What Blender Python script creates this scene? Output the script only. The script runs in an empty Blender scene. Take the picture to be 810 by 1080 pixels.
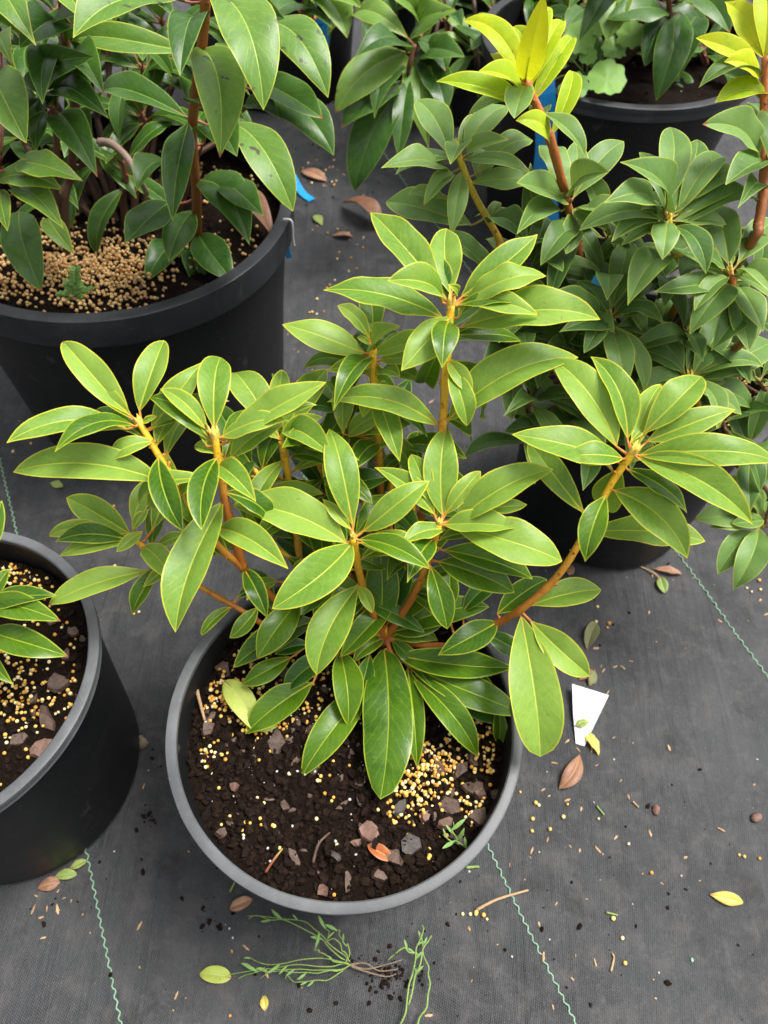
import bpy, bmesh, math, random
from mathutils import Vector, Matrix, noise
R = math.radians
scene = bpy.context.scene
col = scene.collection

# ---------------------------------------------------------------- camera
CAM_H, PITCH, ROLL, FPX = 0.832, 0.952, 0.042, 811.0     # photo is 810 x 1080
_fw = Vector((0, math.cos(PITCH), -math.sin(PITCH)))
_rt = Vector((1, 0, 0)); _up = _rt.cross(_fw)
CR = _rt*math.cos(ROLL) + _up*math.sin(ROLL)
CU = _up*math.cos(ROLL) - _rt*math.sin(ROLL)
CF = _fw
CP = Vector((0, 0, CAM_H))
cd = bpy.data.cameras.new('camera')
cam = bpy.data.objects.new('camera', cd); col.objects.link(cam)
m3 = Matrix((CR, CU, -CF)).transposed()
cam.matrix_world = Matrix.Translation(CP) @ m3.to_4x4()
cd.sensor_width = 36; cd.sensor_fit = 'AUTO'; cd.lens = 36*FPX/1080
cd.clip_start = 0.01; cd.clip_end = 200
cd.dof.use_dof = True; cd.dof.focus_distance = 0.56; cd.dof.aperture_fstop = 10.0
scene.camera = cam

# ---------------------------------------------------------------- light
SUN_EL, SUN_AZ = 66, 75
world = bpy.data.worlds.new('World'); scene.world = world; world.use_nodes = True
wn = world.node_tree; wn.nodes.clear()
sky = wn.nodes.new('ShaderNodeTexSky'); sky.sky_type = 'NISHITA'; sky.sun_disc = False
sky.sun_elevation = R(SUN_EL); sky.sun_rotation = R(SUN_AZ); sky.dust_density = 6.0; sky.air_density = 1.0
hs = wn.nodes.new('ShaderNodeHueSaturation'); hs.inputs['Saturation'].default_value = 0.12
bg = wn.nodes.new('ShaderNodeBackground'); bg.inputs['Strength'].default_value = 0.085
wo = wn.nodes.new('ShaderNodeOutputWorld')
wn.links.new(sky.outputs[0], hs.inputs['Color']); wn.links.new(hs.outputs[0], bg.inputs[0]); wn.links.new(bg.outputs[0], wo.inputs[0])
sd = bpy.data.lights.new('sun', 'SUN'); sd.energy = 1.5; sd.angle = R(24); sd.color = (1, .97, .92)
sun = bpy.data.objects.new('sun', sd); col.objects.link(sun)
sun.rotation_euler = (R(90-SUN_EL), 0, R(180-SUN_AZ)) 
sun.location = (0, 0, 3)
vs = scene.view_settings
vs.view_transform = 'Standard'; vs.look = 'None'; vs.gamma = 1; vs.use_curve_mapping = False; vs.exposure = 1.42

# ---------------------------------------------------------------- pixel helpers
def ray(px, py): return (CR*((px-405)/FPX) - CU*((py-540)/FPX) + CF)       # unit depth
def at_z(px, py, z=0.0):
    d = ray(px, py); return CP + d*((z-CAM_H)/d.z)
def at_y(px, py, y):
    d = ray(px, py); return CP + d*(y/d.y)
def depth(p): return (p-CP).dot(CF)
def at_d(px, py, dep): return CP + ray(px, py)*dep
def proj(p):
    v = p-CP; w = v.dot(CF)
    return (405+FPX*v.dot(CR)/w, 540-FPX*v.dot(CU)/w)

# ---------------------------------------------------------------- object helpers
def link(name, me, mats, parent=None, kind=None):
    o = bpy.data.objects.new(name, me); col.objects.link(o)
    for m in (mats if isinstance(mats, (list, tuple)) else [mats]): me.materials.append(m)
    if parent is not None: o.parent = parent; o.matrix_parent_inverse = Matrix.Translation(-world_loc(parent))
    if kind: o['kind'] = kind
    return o
def world_loc(o):
    # every parent here is either an Empty moved by location only, or a mesh left at the origin
    v = Vector(o.location)
    return v if o.parent is None else Vector((0, 0, 0)) if o.type == 'MESH' else v
def empty(name, loc, label, cat, group=None):
    o = bpy.data.objects.new(name, None); col.objects.link(o); o.location = loc; o.empty_display_size = .02
    tag(o, label, cat, group); return o
def tag(o, label, cat, group=None, kind=None):
    o['label'] = label; o['category'] = cat
    if group: o['group'] = group
    if kind: o['kind'] = kind
    return o
def pydata(name, v, f, smooth=True):
    me = bpy.data.meshes.new(name); me.from_pydata(v, [], f); me.update()
    if smooth: me.polygons.foreach_set('use_smooth', [True]*len(f))
    return me

# ---------------------------------------------------------------- materials
def lin(r, g, b):
    def c(x):
        x /= 255.0
        return x/12.92 if x <= .04045 else ((x+.055)/1.055)**2.4
    return (c(r), c(g), c(b), 1)
class NT:
    def __init__(s, name):
        s.m = bpy.data.materials.new(name); s.m.use_nodes = True
        s.t = s.m.node_tree; s.t.nodes.clear()
        s.out = s.n('ShaderNodeOutputMaterial')
    def n(s, k, **kw):
        x = s.t.nodes.new(k)
        for a, b in kw.items(): setattr(x, a, b)
        return x
    def l(s, a, b): s.t.links.new(a, b)
    def val(s, sock, v):
        if hasattr(v, 'links'): s.l(v, sock)
        else: sock.default_value = v
    def math(s, op, a, b=0.0, clamp=False):
        x = s.n('ShaderNodeMath', operation=op); x.use_clamp = clamp
        s.val(x.inputs[0], a); s.val(x.inputs[1], b); return x.outputs[0]
    def smooth(s, v, a, b):
        x = s.n('ShaderNodeMapRange', interpolation_type='SMOOTHSTEP'); s.val(x.inputs[0], v)
        x.inputs[1].default_value = a; x.inputs[2].default_value = b; return x.outputs[0]
    def mix(s, f, a, b, mode='MIX'):
        x = s.n('ShaderNodeMix', data_type='RGBA', blend_type=mode)
        s.val(x.inputs[0], f); s.val(x.inputs[6], a); s.val(x.inputs[7], b); return x.outputs[2]
    def noise(s, scale, detail=3, rough=.55, vec=None, dist=0, dim='3D'):
        x = s.n('ShaderNodeTexNoise', noise_dimensions=dim); x.inputs['Scale'].default_value = scale
        x.inputs['Detail'].default_value = detail; x.inputs['Roughness'].default_value = rough
        x.inputs['Distortion'].default_value = dist
        if vec is not None: s.l(vec, x.inputs['Vector'])
        return x.outputs['Fac']
    def bump(s, h, strength, dist=.001, normal=None):
        b = s.n('ShaderNodeBump'); b.inputs['Strength'].default_value = strength; b.inputs['Distance'].default_value = dist
        s.val(b.inputs['Height'], h)
        if normal is not None: s.l(normal, b.inputs['Normal'])
        return b.outputs[0]
    def pos(s): return s.n('ShaderNodeNewGeometry').outputs['Position']
    def princ(s, color, rough, normal=None, spec=.5, **kw):
        p = s.n('ShaderNodeBsdfPrincipled'); s.val(p.inputs['Base Color'], color); s.val(p.inputs['Roughness'], rough)
        p.inputs['Specular IOR Level'].default_value = spec
        for k, v in kw.items(): s.val(p.inputs[k], v)
        if normal is not None: s.l(normal, p.inputs['Normal'])
        return p.outputs[0]
    def done(s, shader): s.l(shader, s.out.inputs[0]); return s.m

def leaf_mat(name, dark, light, margin, mid, rough=.36, trans=.22, spots=0.0, tcol=None, burn=.0, back=None, sd=.16, spec=.45):
    t = NT(name)
    uv = t.n('ShaderNodeUVMap', uv_map='uv').outputs[0]
    mm = t.n('ShaderNodeUVMap', uv_map='mm').outputs[0]
    sx = t.n('ShaderNodeSeparateXYZ'); t.l(mm, sx.inputs[0])
    su = t.n('ShaderNodeSeparateXYZ'); t.l(uv, su.inputs[0])
    dmid, dedge = sx.outputs[0], sx.outputs[1]
    u, v = su.outputs[0], su.outputs[1]
    rnd = t.n('ShaderNodeObjectInfo').outputs['Random']
    pos = t.pos()
    big = t.noise(34, 4, .65, pos, .6)
    fine = t.noise(420, 3, .6, pos)
    f = t.math('ADD', t.math('MULTIPLY', t.math('SUBTRACT', big, .5), 2.0), t.math('ADD', .12, t.math('MULTIPLY', rnd, .76)), True)
    c = t.mix(f, dark, light)
    c = t.mix(t.math('MULTIPLY', t.smooth(fine, .42, .7), .22), c, (light[0]*1.2, light[1]*1.12, light[2], 1))
    # lateral veins: chevrons in leaf space, broken up with noise
    av = t.math('ABSOLUTE', v)
    ph = t.math('ADD', t.math('SUBTRACT', t.math('MULTIPLY', u, 66.0), t.math('MULTIPLY', av, 15.0)), t.math('MULTIPLY', t.noise(110, 3, .6, pos), 8.0))
    vein = t.smooth(t.math('SINE', ph), .84, 1.0)
    c = t.mix(t.math('MULTIPLY', vein, .16), c, mid)
    # midrib thins out towards the tip; margin is a fine pale line
    wid = t.math('SUBTRACT', .80, t.math('MULTIPLY', u, .50))
    md = t.math('DIVIDE', dmid, wid)
    fm = t.math('SUBTRACT', 1.0, t.smooth(md, .45, 1.25))
    c = t.mix(t.math('MULTIPLY', fm, .85), c, mid)
    ew = t.math('ADD', dedge, t.math('MULTIPLY', t.math('SUBTRACT', t.noise(160, 2, .5, pos), .5), .9))
    fe = t.math('SUBTRACT', 1.0, t.smooth(ew, .35, 1.35))
    c = t.mix(t.math('MULTIPLY', fe, .85), c, margin)
    if spots:
        vo = t.n('ShaderNodeTexNoise'); vo.inputs['Scale'].default_value = 75; vo.inputs['Detail'].default_value = 4
        t.l(pos, vo.inputs['Vector'])
        sp = t.smooth(vo.outputs['Fac'], .65, .70)
        c = t.mix(t.math('MULTIPLY', sp, spots), c, lin(62, 44, 50))
    if burn:
        tip = t.math('ADD', u, t.math('MULTIPLY', t.math('SUBTRACT', t.noise(200, 2, .5, pos), .5), .05))
        tb = t.math('MULTIPLY', t.smooth(tip, .955, .985), t.math('GREATER_THAN', rnd, 1-burn))
        c = t.mix(tb, c, lin(150, 92, 58))
    fleck = t.math('MULTIPLY', t.smooth(t.noise(260, 1, .5, pos), .735, .775), .6)
    c = t.mix(fleck, c, lin(120, 104, 62))
    bf = t.n('ShaderNodeNewGeometry').outputs['Backfacing']
    c2 = t.mix(t.math('MULTIPLY', bf, .75), c, back or (light[0]*1.05, light[1]*1.02, light[2]*1.5, 1))
    h = t.math('ADD', t.math('MULTIPLY', vein, -.35), t.math('ADD', t.math('MULTIPLY', fine, .5), t.math('MULTIPLY', t.noise(120, 3, .6, pos), 1.1)))
    nrm = t.bump(h, sd, .0011)
    ro = t.math('ADD', t.math('ADD', rough-.07, t.math('MULTIPLY', big, .16)), t.math('MULTIPLY', bf, .2))
    p = t.princ(c2, ro, nrm, spec)
    tr = t.n('ShaderNodeBsdfTranslucent'); t.val(tr.inputs[0], t.mix(.5, c, tcol or (light[0]*1.7, light[1]*1.5, light[2]*.5, 1)))
    ms = t.n('ShaderNodeMixShader'); ms.inputs[0].default_value = trans
    t.l(p, ms.inputs[1]); t.l(tr.outputs[0], ms.inputs[2])
    return t.done(ms.outputs[0])

M = {}
M['young'] = leaf_mat('young_leaf', (.118, .250, .026, 1), (.268, .418, .066, 1), (.62, .60, .045, 1), (.50, .56, .065, 1), .40, .30, burn=.12, spec=.34)
M['mature'] = leaf_mat('mature_leaf', (.028, .092, .005, 1), (.096, .195, .010, 1), (.38, .44, .035, 1), (.30, .40, .03, 1), .30, .20, burn=.2, spec=.34)
M['old'] = leaf_mat('old_leaf', (.020, .070, .007, 1), (.048, .124, .012, 1), (.20, .29, .035, 1), (.16, .26, .03, 1), .30, .13, spec=.32)
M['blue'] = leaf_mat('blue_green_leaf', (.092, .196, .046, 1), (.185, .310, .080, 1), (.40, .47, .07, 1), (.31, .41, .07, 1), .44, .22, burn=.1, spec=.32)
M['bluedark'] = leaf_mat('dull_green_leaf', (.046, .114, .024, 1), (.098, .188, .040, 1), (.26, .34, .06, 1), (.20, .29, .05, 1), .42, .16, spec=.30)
M['new'] = leaf_mat('new_yellow_leaf', (.25, .42, .012, 1), (.60, .64, .018, 1), (.68, .64, .03, 1), (.56, .60, .04, 1), .5, .34, spec=.28)
M['newgreen'] = leaf_mat('new_green_leaf', (.24, .40, .016, 1), (.44, .58, .025, 1), (.70, .68, .04, 1), (.6, .64, .05, 1), .5, .32, spec=.28)
M['spotted'] = leaf_mat('spotted_leaf', (.080, .185, .024, 1), (.158, .284, .046, 1), (.46, .50, .05, 1), (.38, .48, .07, 1), .38, .18, spots=.9, burn=.35, spec=.36)
M['deep'] = leaf_mat('deep_green_leaf', (.020, .070, .009, 1), (.060, .142, .022, 1), (.21, .31, .045, 1), (.17, .28, .045, 1), .34, .14, spots=.3, burn=.3, spec=.34)
M['weed'] = leaf_mat('weed_leaf', (.13, .29, .04, 1), (.22, .40, .07, 1), (.2, .36, .1, 1), (.24, .40, .12, 1), .55, .2)
M['fallen_yellow'] = leaf_mat('fallen_yellow_leaf', (.52, .45, .06, 1), (.68, .58, .12, 1), (.55, .40, .08, 1), (.62, .56, .2, 1), .5, .15, spots=.3)
M['fallen_green'] = leaf_mat('fallen_green_leaf', (.16, .27, .06, 1), (.30, .38, .10, 1), (.34, .36, .1, 1), (.34, .4, .14, 1), .5, .15, spots=.3)
M['fallen_lime'] = leaf_mat('fallen_lime_leaf', (.42, .52, .09, 1), (.56, .62, .16, 1), (.50, .52, .1, 1), (.5, .58, .2, 1), .5, .2)
M['fallen_brown'] = leaf_mat('fallen_brown_leaf', (.22, .10, .055, 1), (.40, .22, .13, 1), (.30, .16, .09, 1), (.40, .24, .13, 1), .5, .08, spots=.4, back=(.34, .2, .12, 1))
M['fallen_orange'] = leaf_mat('fallen_orange_leaf', (.36, .10, .03, 1), (.50, .19, .06, 1), (.40, .16, .06, 1), (.5, .25, .1, 1), .45, .08, spots=.5)
M['fallen_dull'] = leaf_mat('fallen_olive_leaf', (.12, .13, .055, 1), (.20, .21, .09, 1), (.24, .2, .09, 1), (.25, .25, .1, 1), .6, .08, spots=.5)

def bark_mat(name, lo, hi, scl=.5):
    t = NT(name)
    uv = t.n('ShaderNodeUVMap', uv_map='uv').outputs[0]
    su = t.n('ShaderNodeSeparateXYZ'); t.l(uv, su.inputs[0])
    pos = t.pos()
    n1 = t.noise(130, 4, .65, pos); n2 = t.noise(600, 3, .6, pos)
    f = t.math('ADD', t.smooth(su.outputs[0], .3, 1.0), t.math('MULTIPLY', t.math('SUBTRACT', n1, .5), 1.1), True)
    c = t.mix(f, lo, hi)
    c = t.mix(t.math('MULTIPLY', t.smooth(n1, .52, .68), .55), c, (lo[0]*.75, lo[1]*.65, lo[2]*.8, 1))
    c = t.mix(t.math('MULTIPLY', t.smooth(t.noise(260, 3, .7, pos), .60, .70), .4), c, (lo[0]*.45, lo[1]*.5, lo[2]*.9, 1))
    nr = t.bump(t.math('ADD', n1, t.math('MULTIPLY', n2, .5)), .5, .0012)
    return t.done(t.princ(c, .48, nr, .4))
M['bark_main'] = bark_mat('orange_stem', (.38, .12, .018, 1), (.88, .52, .026, 1))
M['bark_yellow'] = bark_mat('yellow_stem', (.40, .18, .02, 1), (.66, .50, .035, 1))
M['bark_red'] = bark_mat('red_stem', (.24, .085, .025, 1), (.50, .15, .035, 1))
M['bark_brown'] = bark_mat('brown_stem', (.085, .045, .028, 1), (.19, .075, .04, 1))
M['bark_grey'] = bark_mat('grey_twig', (.22, .15, .11, 1), (.34, .24, .18, 1))
M['pet_main'] = bark_mat('orange_petiole', (.62, .22, .04, 1), (.58, .54, .05, 1))
M['pet_blue'] = bark_mat('green_petiole', (.30, .22, .05, 1), (.28, .32, .06, 1))
M['pet_red'] = bark_mat('red_petiole', (.30, .09, .05, 1), (.35, .30, .08, 1))

def plastic(name, base, scuff, rough, amt=.5):
    t = NT(name); pos = t.pos()
    n1 = t.noise(9, 5, .65, pos); n2 = t.noise(240, 3, .6, pos)
    mp = t.n('ShaderNodeMapping'); mp.inputs['Scale'].default_value = (60, 60, 7); t.l(pos, mp.inputs['Vector'])
    st = t.noise(4, 4, .7, mp.outputs[0])
    d = t.math('MULTIPLY', t.math('ADD', t.smooth(n1, .42, .75), t.math('MULTIPLY', t.smooth(st, .55, .8), .6)), amt, True)
    c = t.mix(d, base, scuff)
    c = t.mix(t.math('MULTIPLY', t.smooth(t.noise(55, 4, .7, pos), .66, .74), .35), c, (.14, .125, .105, 1))
    c = t.mix(t.math('MULTIPLY', t.smooth(t.noise(21, 6, .78, pos, .5), .57, .68), .30), c, (.085, .078, .068, 1))
    c = t.mix(t.math('MULTIPLY', t.smooth(t.noise(330, 2, .6, pos), .68, .74), .45), c, (.15, .13, .11, 1))
    ro = t.math('ADD', rough, t.math('MULTIPLY', d, .22))
    nr = t.bump(t.math('ADD', t.math('MULTIPLY', n2, .35), t.math('MULTIPLY', n1, 1.2)), .25, .0015)
    return t.done(t.princ(c, ro, nr, .34))
M['pot'] = plastic('black_pot_plastic', (.0065, .007, .008, 1), (.016, .0165, .018, 1), .46)
M['rim'] = plastic('scuffed_rim_plastic', (.075, .078, .083, 1), (.150, .154, .160, 1), .42, .9)
M['rim_dark'] = plastic('black_rim_plastic', (.018, .019, .021, 1), (.046, .048, .052, 1), .34, .8)

def mat_fabric():
    t = NT('woven_weed_mat'); pos = t.pos()
    a = R(-25.5); ca, sa = math.cos(a), math.sin(a)
    sp = t.n('ShaderNodeSeparateXYZ'); t.l(pos, sp.inputs[0])
    X, Y = sp.outputs[0], sp.outputs[1]
    U = t.math('ADD', t.math('MULTIPLY', X, ca), t.math('MULTIPLY', Y, -sa))
    V = t.math('ADD', t.math('MULTIPLY', X, sa), t.math('MULTIPLY', Y, ca))
    wu = t.math('SINE', t.math('MULTIPLY', U, 2*math.pi/.0024)); wv = t.math('SINE', t.math('MULTIPLY', V, 2*math.pi/.0034))
    weave = t.math('MULTIPLY', wu, wv)
    n1 = t.noise(5.5, 6, .62, pos, .4); n2 = t.noise(38, 5, .68, pos, .3); n3 = t.noise(520, 3, .65, pos)
    mp = t.n('ShaderNodeMapping'); mp.inputs['Rotation'].default_value = (0, 0, R(25)); mp.inputs['Scale'].default_value = (34, 3.2, 1); t.l(pos, mp.inputs['Vector'])
    crease = t.noise(1.0, 5, .6, mp.outputs[0], .8)
    c = t.mix(t.smooth(n1, .30, .70), (.0185, .0198, .022, 1), (.043, .0452, .0485, 1))
    c = t.mix(t.math('MULTIPLY', t.smooth(n2, .42, .74), .75), c, (.076, .072, .071, 1))
    c = t.mix(t.math('MULTIPLY', t.smooth(crease, .55, .75), .35), c, (.066, .067, .069, 1))
    c = t.mix(t.math('MULTIPLY', t.smooth(weave, .0, .9), .42), c, (.075, .075, .077, 1))
    c = t.mix(t.math('MULTIPLY', t.smooth(n3, .56, .78), .55), c, (.13, .125, .12, 1))
    c = t.mix(t.math('MULTIPLY', t.smooth(t.noise(90, 4, .7, pos), .55, .75), .35), c, (.095, .093, .09, 1))
    c = t.mix(t.math('MULTIPLY', t.smooth(t.noise(11, 6, .72, pos), .54, .70), .65), c, (.012, .0115, .011, 1))
    h = t.math('ADD', t.math('MULTIPLY', weave, .18), t.math('ADD', t.math('MULTIPLY', n2, 1.4), t.math('ADD', t.math('MULTIPLY', crease, 4.0), t.math('MULTIPLY', n3, .3))))
    nr = t.bump(h, .55, .0022)
    return t.done(t.princ(c, t.math('ADD', .50, t.math('MULTIPLY', n2, .22)), nr, .30))
M['fabric'] = mat_fabric()

def simple(name, a, b, scale=200, rough=.7, bump=.4, spec=.35, dist=.001):
    t = NT(name); pos = t.pos(); n = t.noise(scale, 4, .65, pos)
    rnd = t.n('ShaderNodeNewGeometry').outputs['Random Per Island']
    f = t.math('ADD', t.math('MULTIPLY', t.smooth(n, .3, .7), .6), t.math('MULTIPLY', rnd, .45), True)
    return t.done(t.princ(t.mix(f, a, b), rough, t.bump(n, bump, dist), spec))
def bead_mat(name, a, b, c):
    t = NT(name); rnd = t.n('ShaderNodeNewGeometry').outputs['Random Per Island']; pos = t.pos()
    k = t.mix(t.smooth(rnd, .0, .6), a, b); k = t.mix(t.smooth(rnd, .6, .8), k, c)
    k = t.mix(t.math('MULTIPLY', t.smooth(t.noise(700, 3, .6, pos), .5, .75), .35), k, (.30, .16, .06, 1))
    return t.done(t.princ(k, .5, t.bump(t.noise(900, 2, .5, pos), .15, .0005), .4))
M['soil'] = simple('potting_soil', (.0028, .0016, .0010, 1), (.0125, .0068, .0040, 1), 330, .9, 1.0, .10, .004)
M['crumb'] = simple('soil_crumb', (.0026, .0015, .0010, 1), (.021, .0108, .0064, 1), 500, .8, .8, .12)
M['chip'] = simple('bark_chip', (.030, .019, .014, 1), (.125, .078, .058, 1), 160, .6, .9, .4, .002)
M['chip_pink'] = simple('reddish_bark_chip', (.085, .042, .030, 1), (.20, .115, .085, 1), 160, .6, .8, .4, .002)
M['chip_grey'] = simple('grey_bark_chip', (.035, .030, .028, 1), (.10, .085, .078, 1), 160, .6, .8, .4, .002)
M['bead'] = bead_mat('fertilizer_bead', (.60, .27, .035, 1), (.82, .52, .12, 1), (.86, .70, .36, 1))
M['bead_old'] = simple('fertilizer_bead', (.56, .28, .05, 1), (.84, .68, .36, 1), 30, .5, .2, .4)
M['bead_tan'] = simple('tan_fertilizer_bead', (.46, .22, .06, 1), (.80, .56, .26, 1), 60, .5, .2, .4)
M['white_bit'] = simple('perlite', (.42, .40, .35, 1), (.62, .60, .55, 1), 400, .8, .5)
M['straw'] = simple('dry_straw', (.30, .17, .085, 1), (.52, .36, .20, 1), 300, .7, .5)
M['thread'] = simple('green_thread', (.13, .27, .17, 1), (.28, .43, .31, 1), 120, .6, .3)
M['blue'+'_tag'] = simple('blue_tag_plastic', (.014, .22, .56, 1), (.022, .33, .72, 1), 40, .35, .1, .5)
M['tag_ink'] = simple('tag_ink', (.01, .05, .16, 1), (.012, .06, .2, 1), 40, .5, .1)
M['white_tag'] = simple('white_tag_plastic', (.46, .47, .49, 1), (.60, .60, .61, 1), 90, .35, .1)
M['stalk'] = simple('weed_stalk', (.13, .24, .05, 1), (.26, .36, .09, 1), 200, .5, .3)
M['root'] = simple('dry_root', (.12, .085, .055, 1), (.26, .19, .13, 1), 200, .8, .3)
M['bud'] = simple('bud_scale', (.60, .36, .05, 1), (.78, .60, .12, 1), 300, .5, .5)
M['steel'] = simple('wire_steel', (.5, .5, .5, 1), (.6, .6, .6, 1), 60, .3, .1)
M['pebble'] = simple('pebble', (.13, .10, .07, 1), (.22, .17, .12, 1), 200, .7, .5)

# ---------------------------------------------------------------- the ground
def ground_h(x, y):
    h = noise.noise(Vector((x*3.1, y*2.3, 1.7)))*.5 + noise.noise(Vector((x*9+y*3, y*5, 4.2)))*.28
    h += .34*(1-abs(noise.noise(Vector((x*5.2-y*2.4, y*1.1+x*.5, 9.1)))))**4
    return -.0054 + .0046*h
def build_ground():
    n = 260; us = [-4.6+9.2*i/n for i in range(n+1)]
    xs = [.35*math.sinh(u) for u in us]; ys = [.55+.35*math.sinh(u) for u in us]
    v = [(x, y, ground_h(x, y) if abs(x) < 4 and abs(y) < 5 else -.004) for y in ys for x in xs]
    w = n+1
    f = [(j*w+i, j*w+i+1, (j+1)*w+i+1, (j+1)*w+i) for j in range(n) for i in range(n)]
    return link('ground', pydata('ground', v, f), M['fabric'], None, 'structure')
ground = build_ground()

def tube_mesh(name, pts, rads, seg=8, uv=True, cap=True, flat=1.0):
    """tube along a polyline of Vectors"""
    v, f, us = [], [], []
    n = len(pts); up = Vector((.123, .31, .94)).normalized(); prev = None
    for i, p in enumerate(pts):
        t = (pts[min(i+1, n-1)]-pts[max(i-1, 0)]).normalized()
        a = (prev - t*prev.dot(t)) if prev is not None else t.cross(up)
        if a.length < 1e-6: a = t.orthogonal()
        a.normalize(); prev = a; b = t.cross(a)
        for k in range(seg):
            th = 2*math.pi*k/seg
            v.append(p + (a*math.cos(th) + b*math.sin(th)*flat)*rads[i])
    for i in range(n-1):
        for k in range(seg):
            k2 = (k+1) % seg
            f.append((i*seg+k, i*seg+k2, (i+1)*seg+k2, (i+1)*seg+k))
    if cap: f.append(tuple(range(seg-1, -1, -1))); f.append(tuple((n-1)*seg+k for k in range(seg)))
    me = pydata(name, [tuple(x) for x in v], f)
    if uv:
        l = me.uv_layers.new(name='uv')
        for lp in me.loops:
            l.data[lp.index].uv = ((lp.vertex_index//seg)/max(1, n-1), (lp.vertex_index % seg)/seg)
    return me
def spline(pts, sub=6):
    out = []; n = len(pts)
    for i in range(n-1):
        p0, p1, p2, p3 = pts[max(i-1, 0)], pts[i], pts[i+1], pts[min(i+2, n-1)]
        for k in range(sub):
            t = k/sub
            out.append(.5*((2*p1) + (p2-p0)*t + (2*p0-5*p1+4*p2-p3)*t*t + (3*p1-p0-3*p2+p3)*t*t*t))
    out.append(pts[-1].copy()); return out

def green_line(a, b):
    A, B = at_z(*a), at_z(*b)
    d = (B-A); d.z = 0; L = d.length; d.normalize(); s = Vector((-d.y, d.x, 0))
    A = A - d*2.2; L += 2.9
    step = .0021; n = int(L/step); pts = []
    for i in range(n+1):
        p = A + d*(step*i) + s*(.0013*math.sin(i*math.pi/2*.93) + .004*noise.noise(Vector((i*.012, a[0], 0))))
        if not (-1.5 < p.y < 2.6 and abs(p.x) < 2.5): 
            continue
        p.z = ground_h(p.x, p.y)+.0003+.0007*math.sin(i*math.pi/4*.93+1); pts.append(p)
    if len(pts) > 3:
        link('stitched_thread', tube_mesh('stitched_thread', pts, [.0008]*len(pts), 5), M['thread'], ground)
green_line((90, 905), (127, 1078)); green_line((515, 893), (607, 1078)); green_line((725, 595), (808, 708))

# ---------------------------------------------------------------- pots and soil
def lathe(name, prof, seg=128, closed=False):
    v, f = [], []; n = len(prof)
    for k in range(seg):
        th = 2*math.pi*k/seg; c, s = math.cos(th), math.sin(th); wob = 1+.006*noise.noise(Vector((c*1.3, s*1.3, .7)))+.0015*noise.noise(Vector((c*6, s*6, 2)))
        for r, z in prof: v.append((r*c*wob, r*s*wob, z))
    for k in range(seg):
        k2 = (k+1) % seg
        for i in range(n-1 if not closed else n):
            i2 = (i+1) % n
            f.append((k*n+i, k2*n+i, k2*n+i2, k*n+i2))
    return pydata(name, v, f)
def pot(x, y, Rr, H, Rb, lw, lh, label, rim='rim', groove=False):
    root = empty('plant_pot', (x, y, 0), label, 'plant pot')
    Rw = Rr-lw
    prof = [(.001, .0), (Rb*.9, .0), (Rb-.002, .0015), (Rb, .005), (Rw+(Rb-Rw)*.5, H*.5), (Rw, H-lh-.002), (Rw+.0005, H-.003),
            (Rw-.0026, H-.003), (Rw-.003, H-lh), (Rw-.0045+(Rb-Rw)*.5, H*.5), (Rb-.004, .006), (.001, .005)]
    w = link('wall', lathe('wall', prof), M['pot'], root); w.matrix_parent_inverse = Matrix()
    c = .0011
    rp = [(Rw-.0032, H-.001), (Rw-.0032+c, H), (Rr-c*1.3, H), (Rr-c*.3, H-c*.5), (Rr, H-c*1.5)]
    if groove: rp += [(Rr-.0005, H-lh*.45), (Rr-.003, H-lh*.5), (Rr-.0025, H-lh*.55)]
    rp += [(Rr-.001, H-lh+.0015), (Rr-.002, H-lh), (Rw+.0008, H-lh), (Rw+.0008, H-.006), (Rw-.0032, H-.006)]
    rm = link('rim', lathe('rim', rp, closed=True), M[rim], root); rm.matrix_parent_inverse = Matrix()
    for o in (w, rm):
        md = o.modifiers.new('edge', 'EDGE_SPLIT'); md.split_angle = R(27)
    return root

def soil_h(x, y, s): 
    return .006*noise.noise(Vector((x*16, y*16, s))) + .0055*noise.noise(Vector((x*48, y*48, s+5))) + .0035*noise.noise(Vector((x*140, y*140, s+9)))
ICO = {}
def ico(sub):
    if sub not in ICO:
        bm = bmesh.new(); bmesh.ops.create_icosphere(bm, subdivisions=sub, radius=1)
        ICO[sub] = ([v.co.copy() for v in bm.verts], [[v.index for v in f.verts] for f in bm.faces]); bm.free()
    return ICO[sub]
class Heap:
    """many tiny grains in one mesh"""
    def __init__(s): s.v, s.f = [], []
    def grain(s, p, r, sub, rnd, sq=(1, 1, 1), jag=0.0):
        vs_, fs = ico(sub); b = len(s.v)
        e = Matrix.Rotation(rnd.uniform(0, 6.28), 3, 'Z') @ Matrix.Rotation(rnd.uniform(-.7, .7), 3, 'X')
        for c in vs_:
            k = r*(1+rnd.uniform(-jag, jag)); q = e @ Vector((c.x*sq[0]*k, c.y*sq[1]*k, c.z*sq[2]*k)); s.v.append((p[0]+q.x, p[1]+q.y, p[2]+q.z))
        for f in fs: s.f.append([b+i for i in f])
    def build(s, name, mat, parent=None, kind='stuff', smooth=True):
        return link(name, pydata(name, s.v, s.f, smooth), mat, parent, kind)

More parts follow.
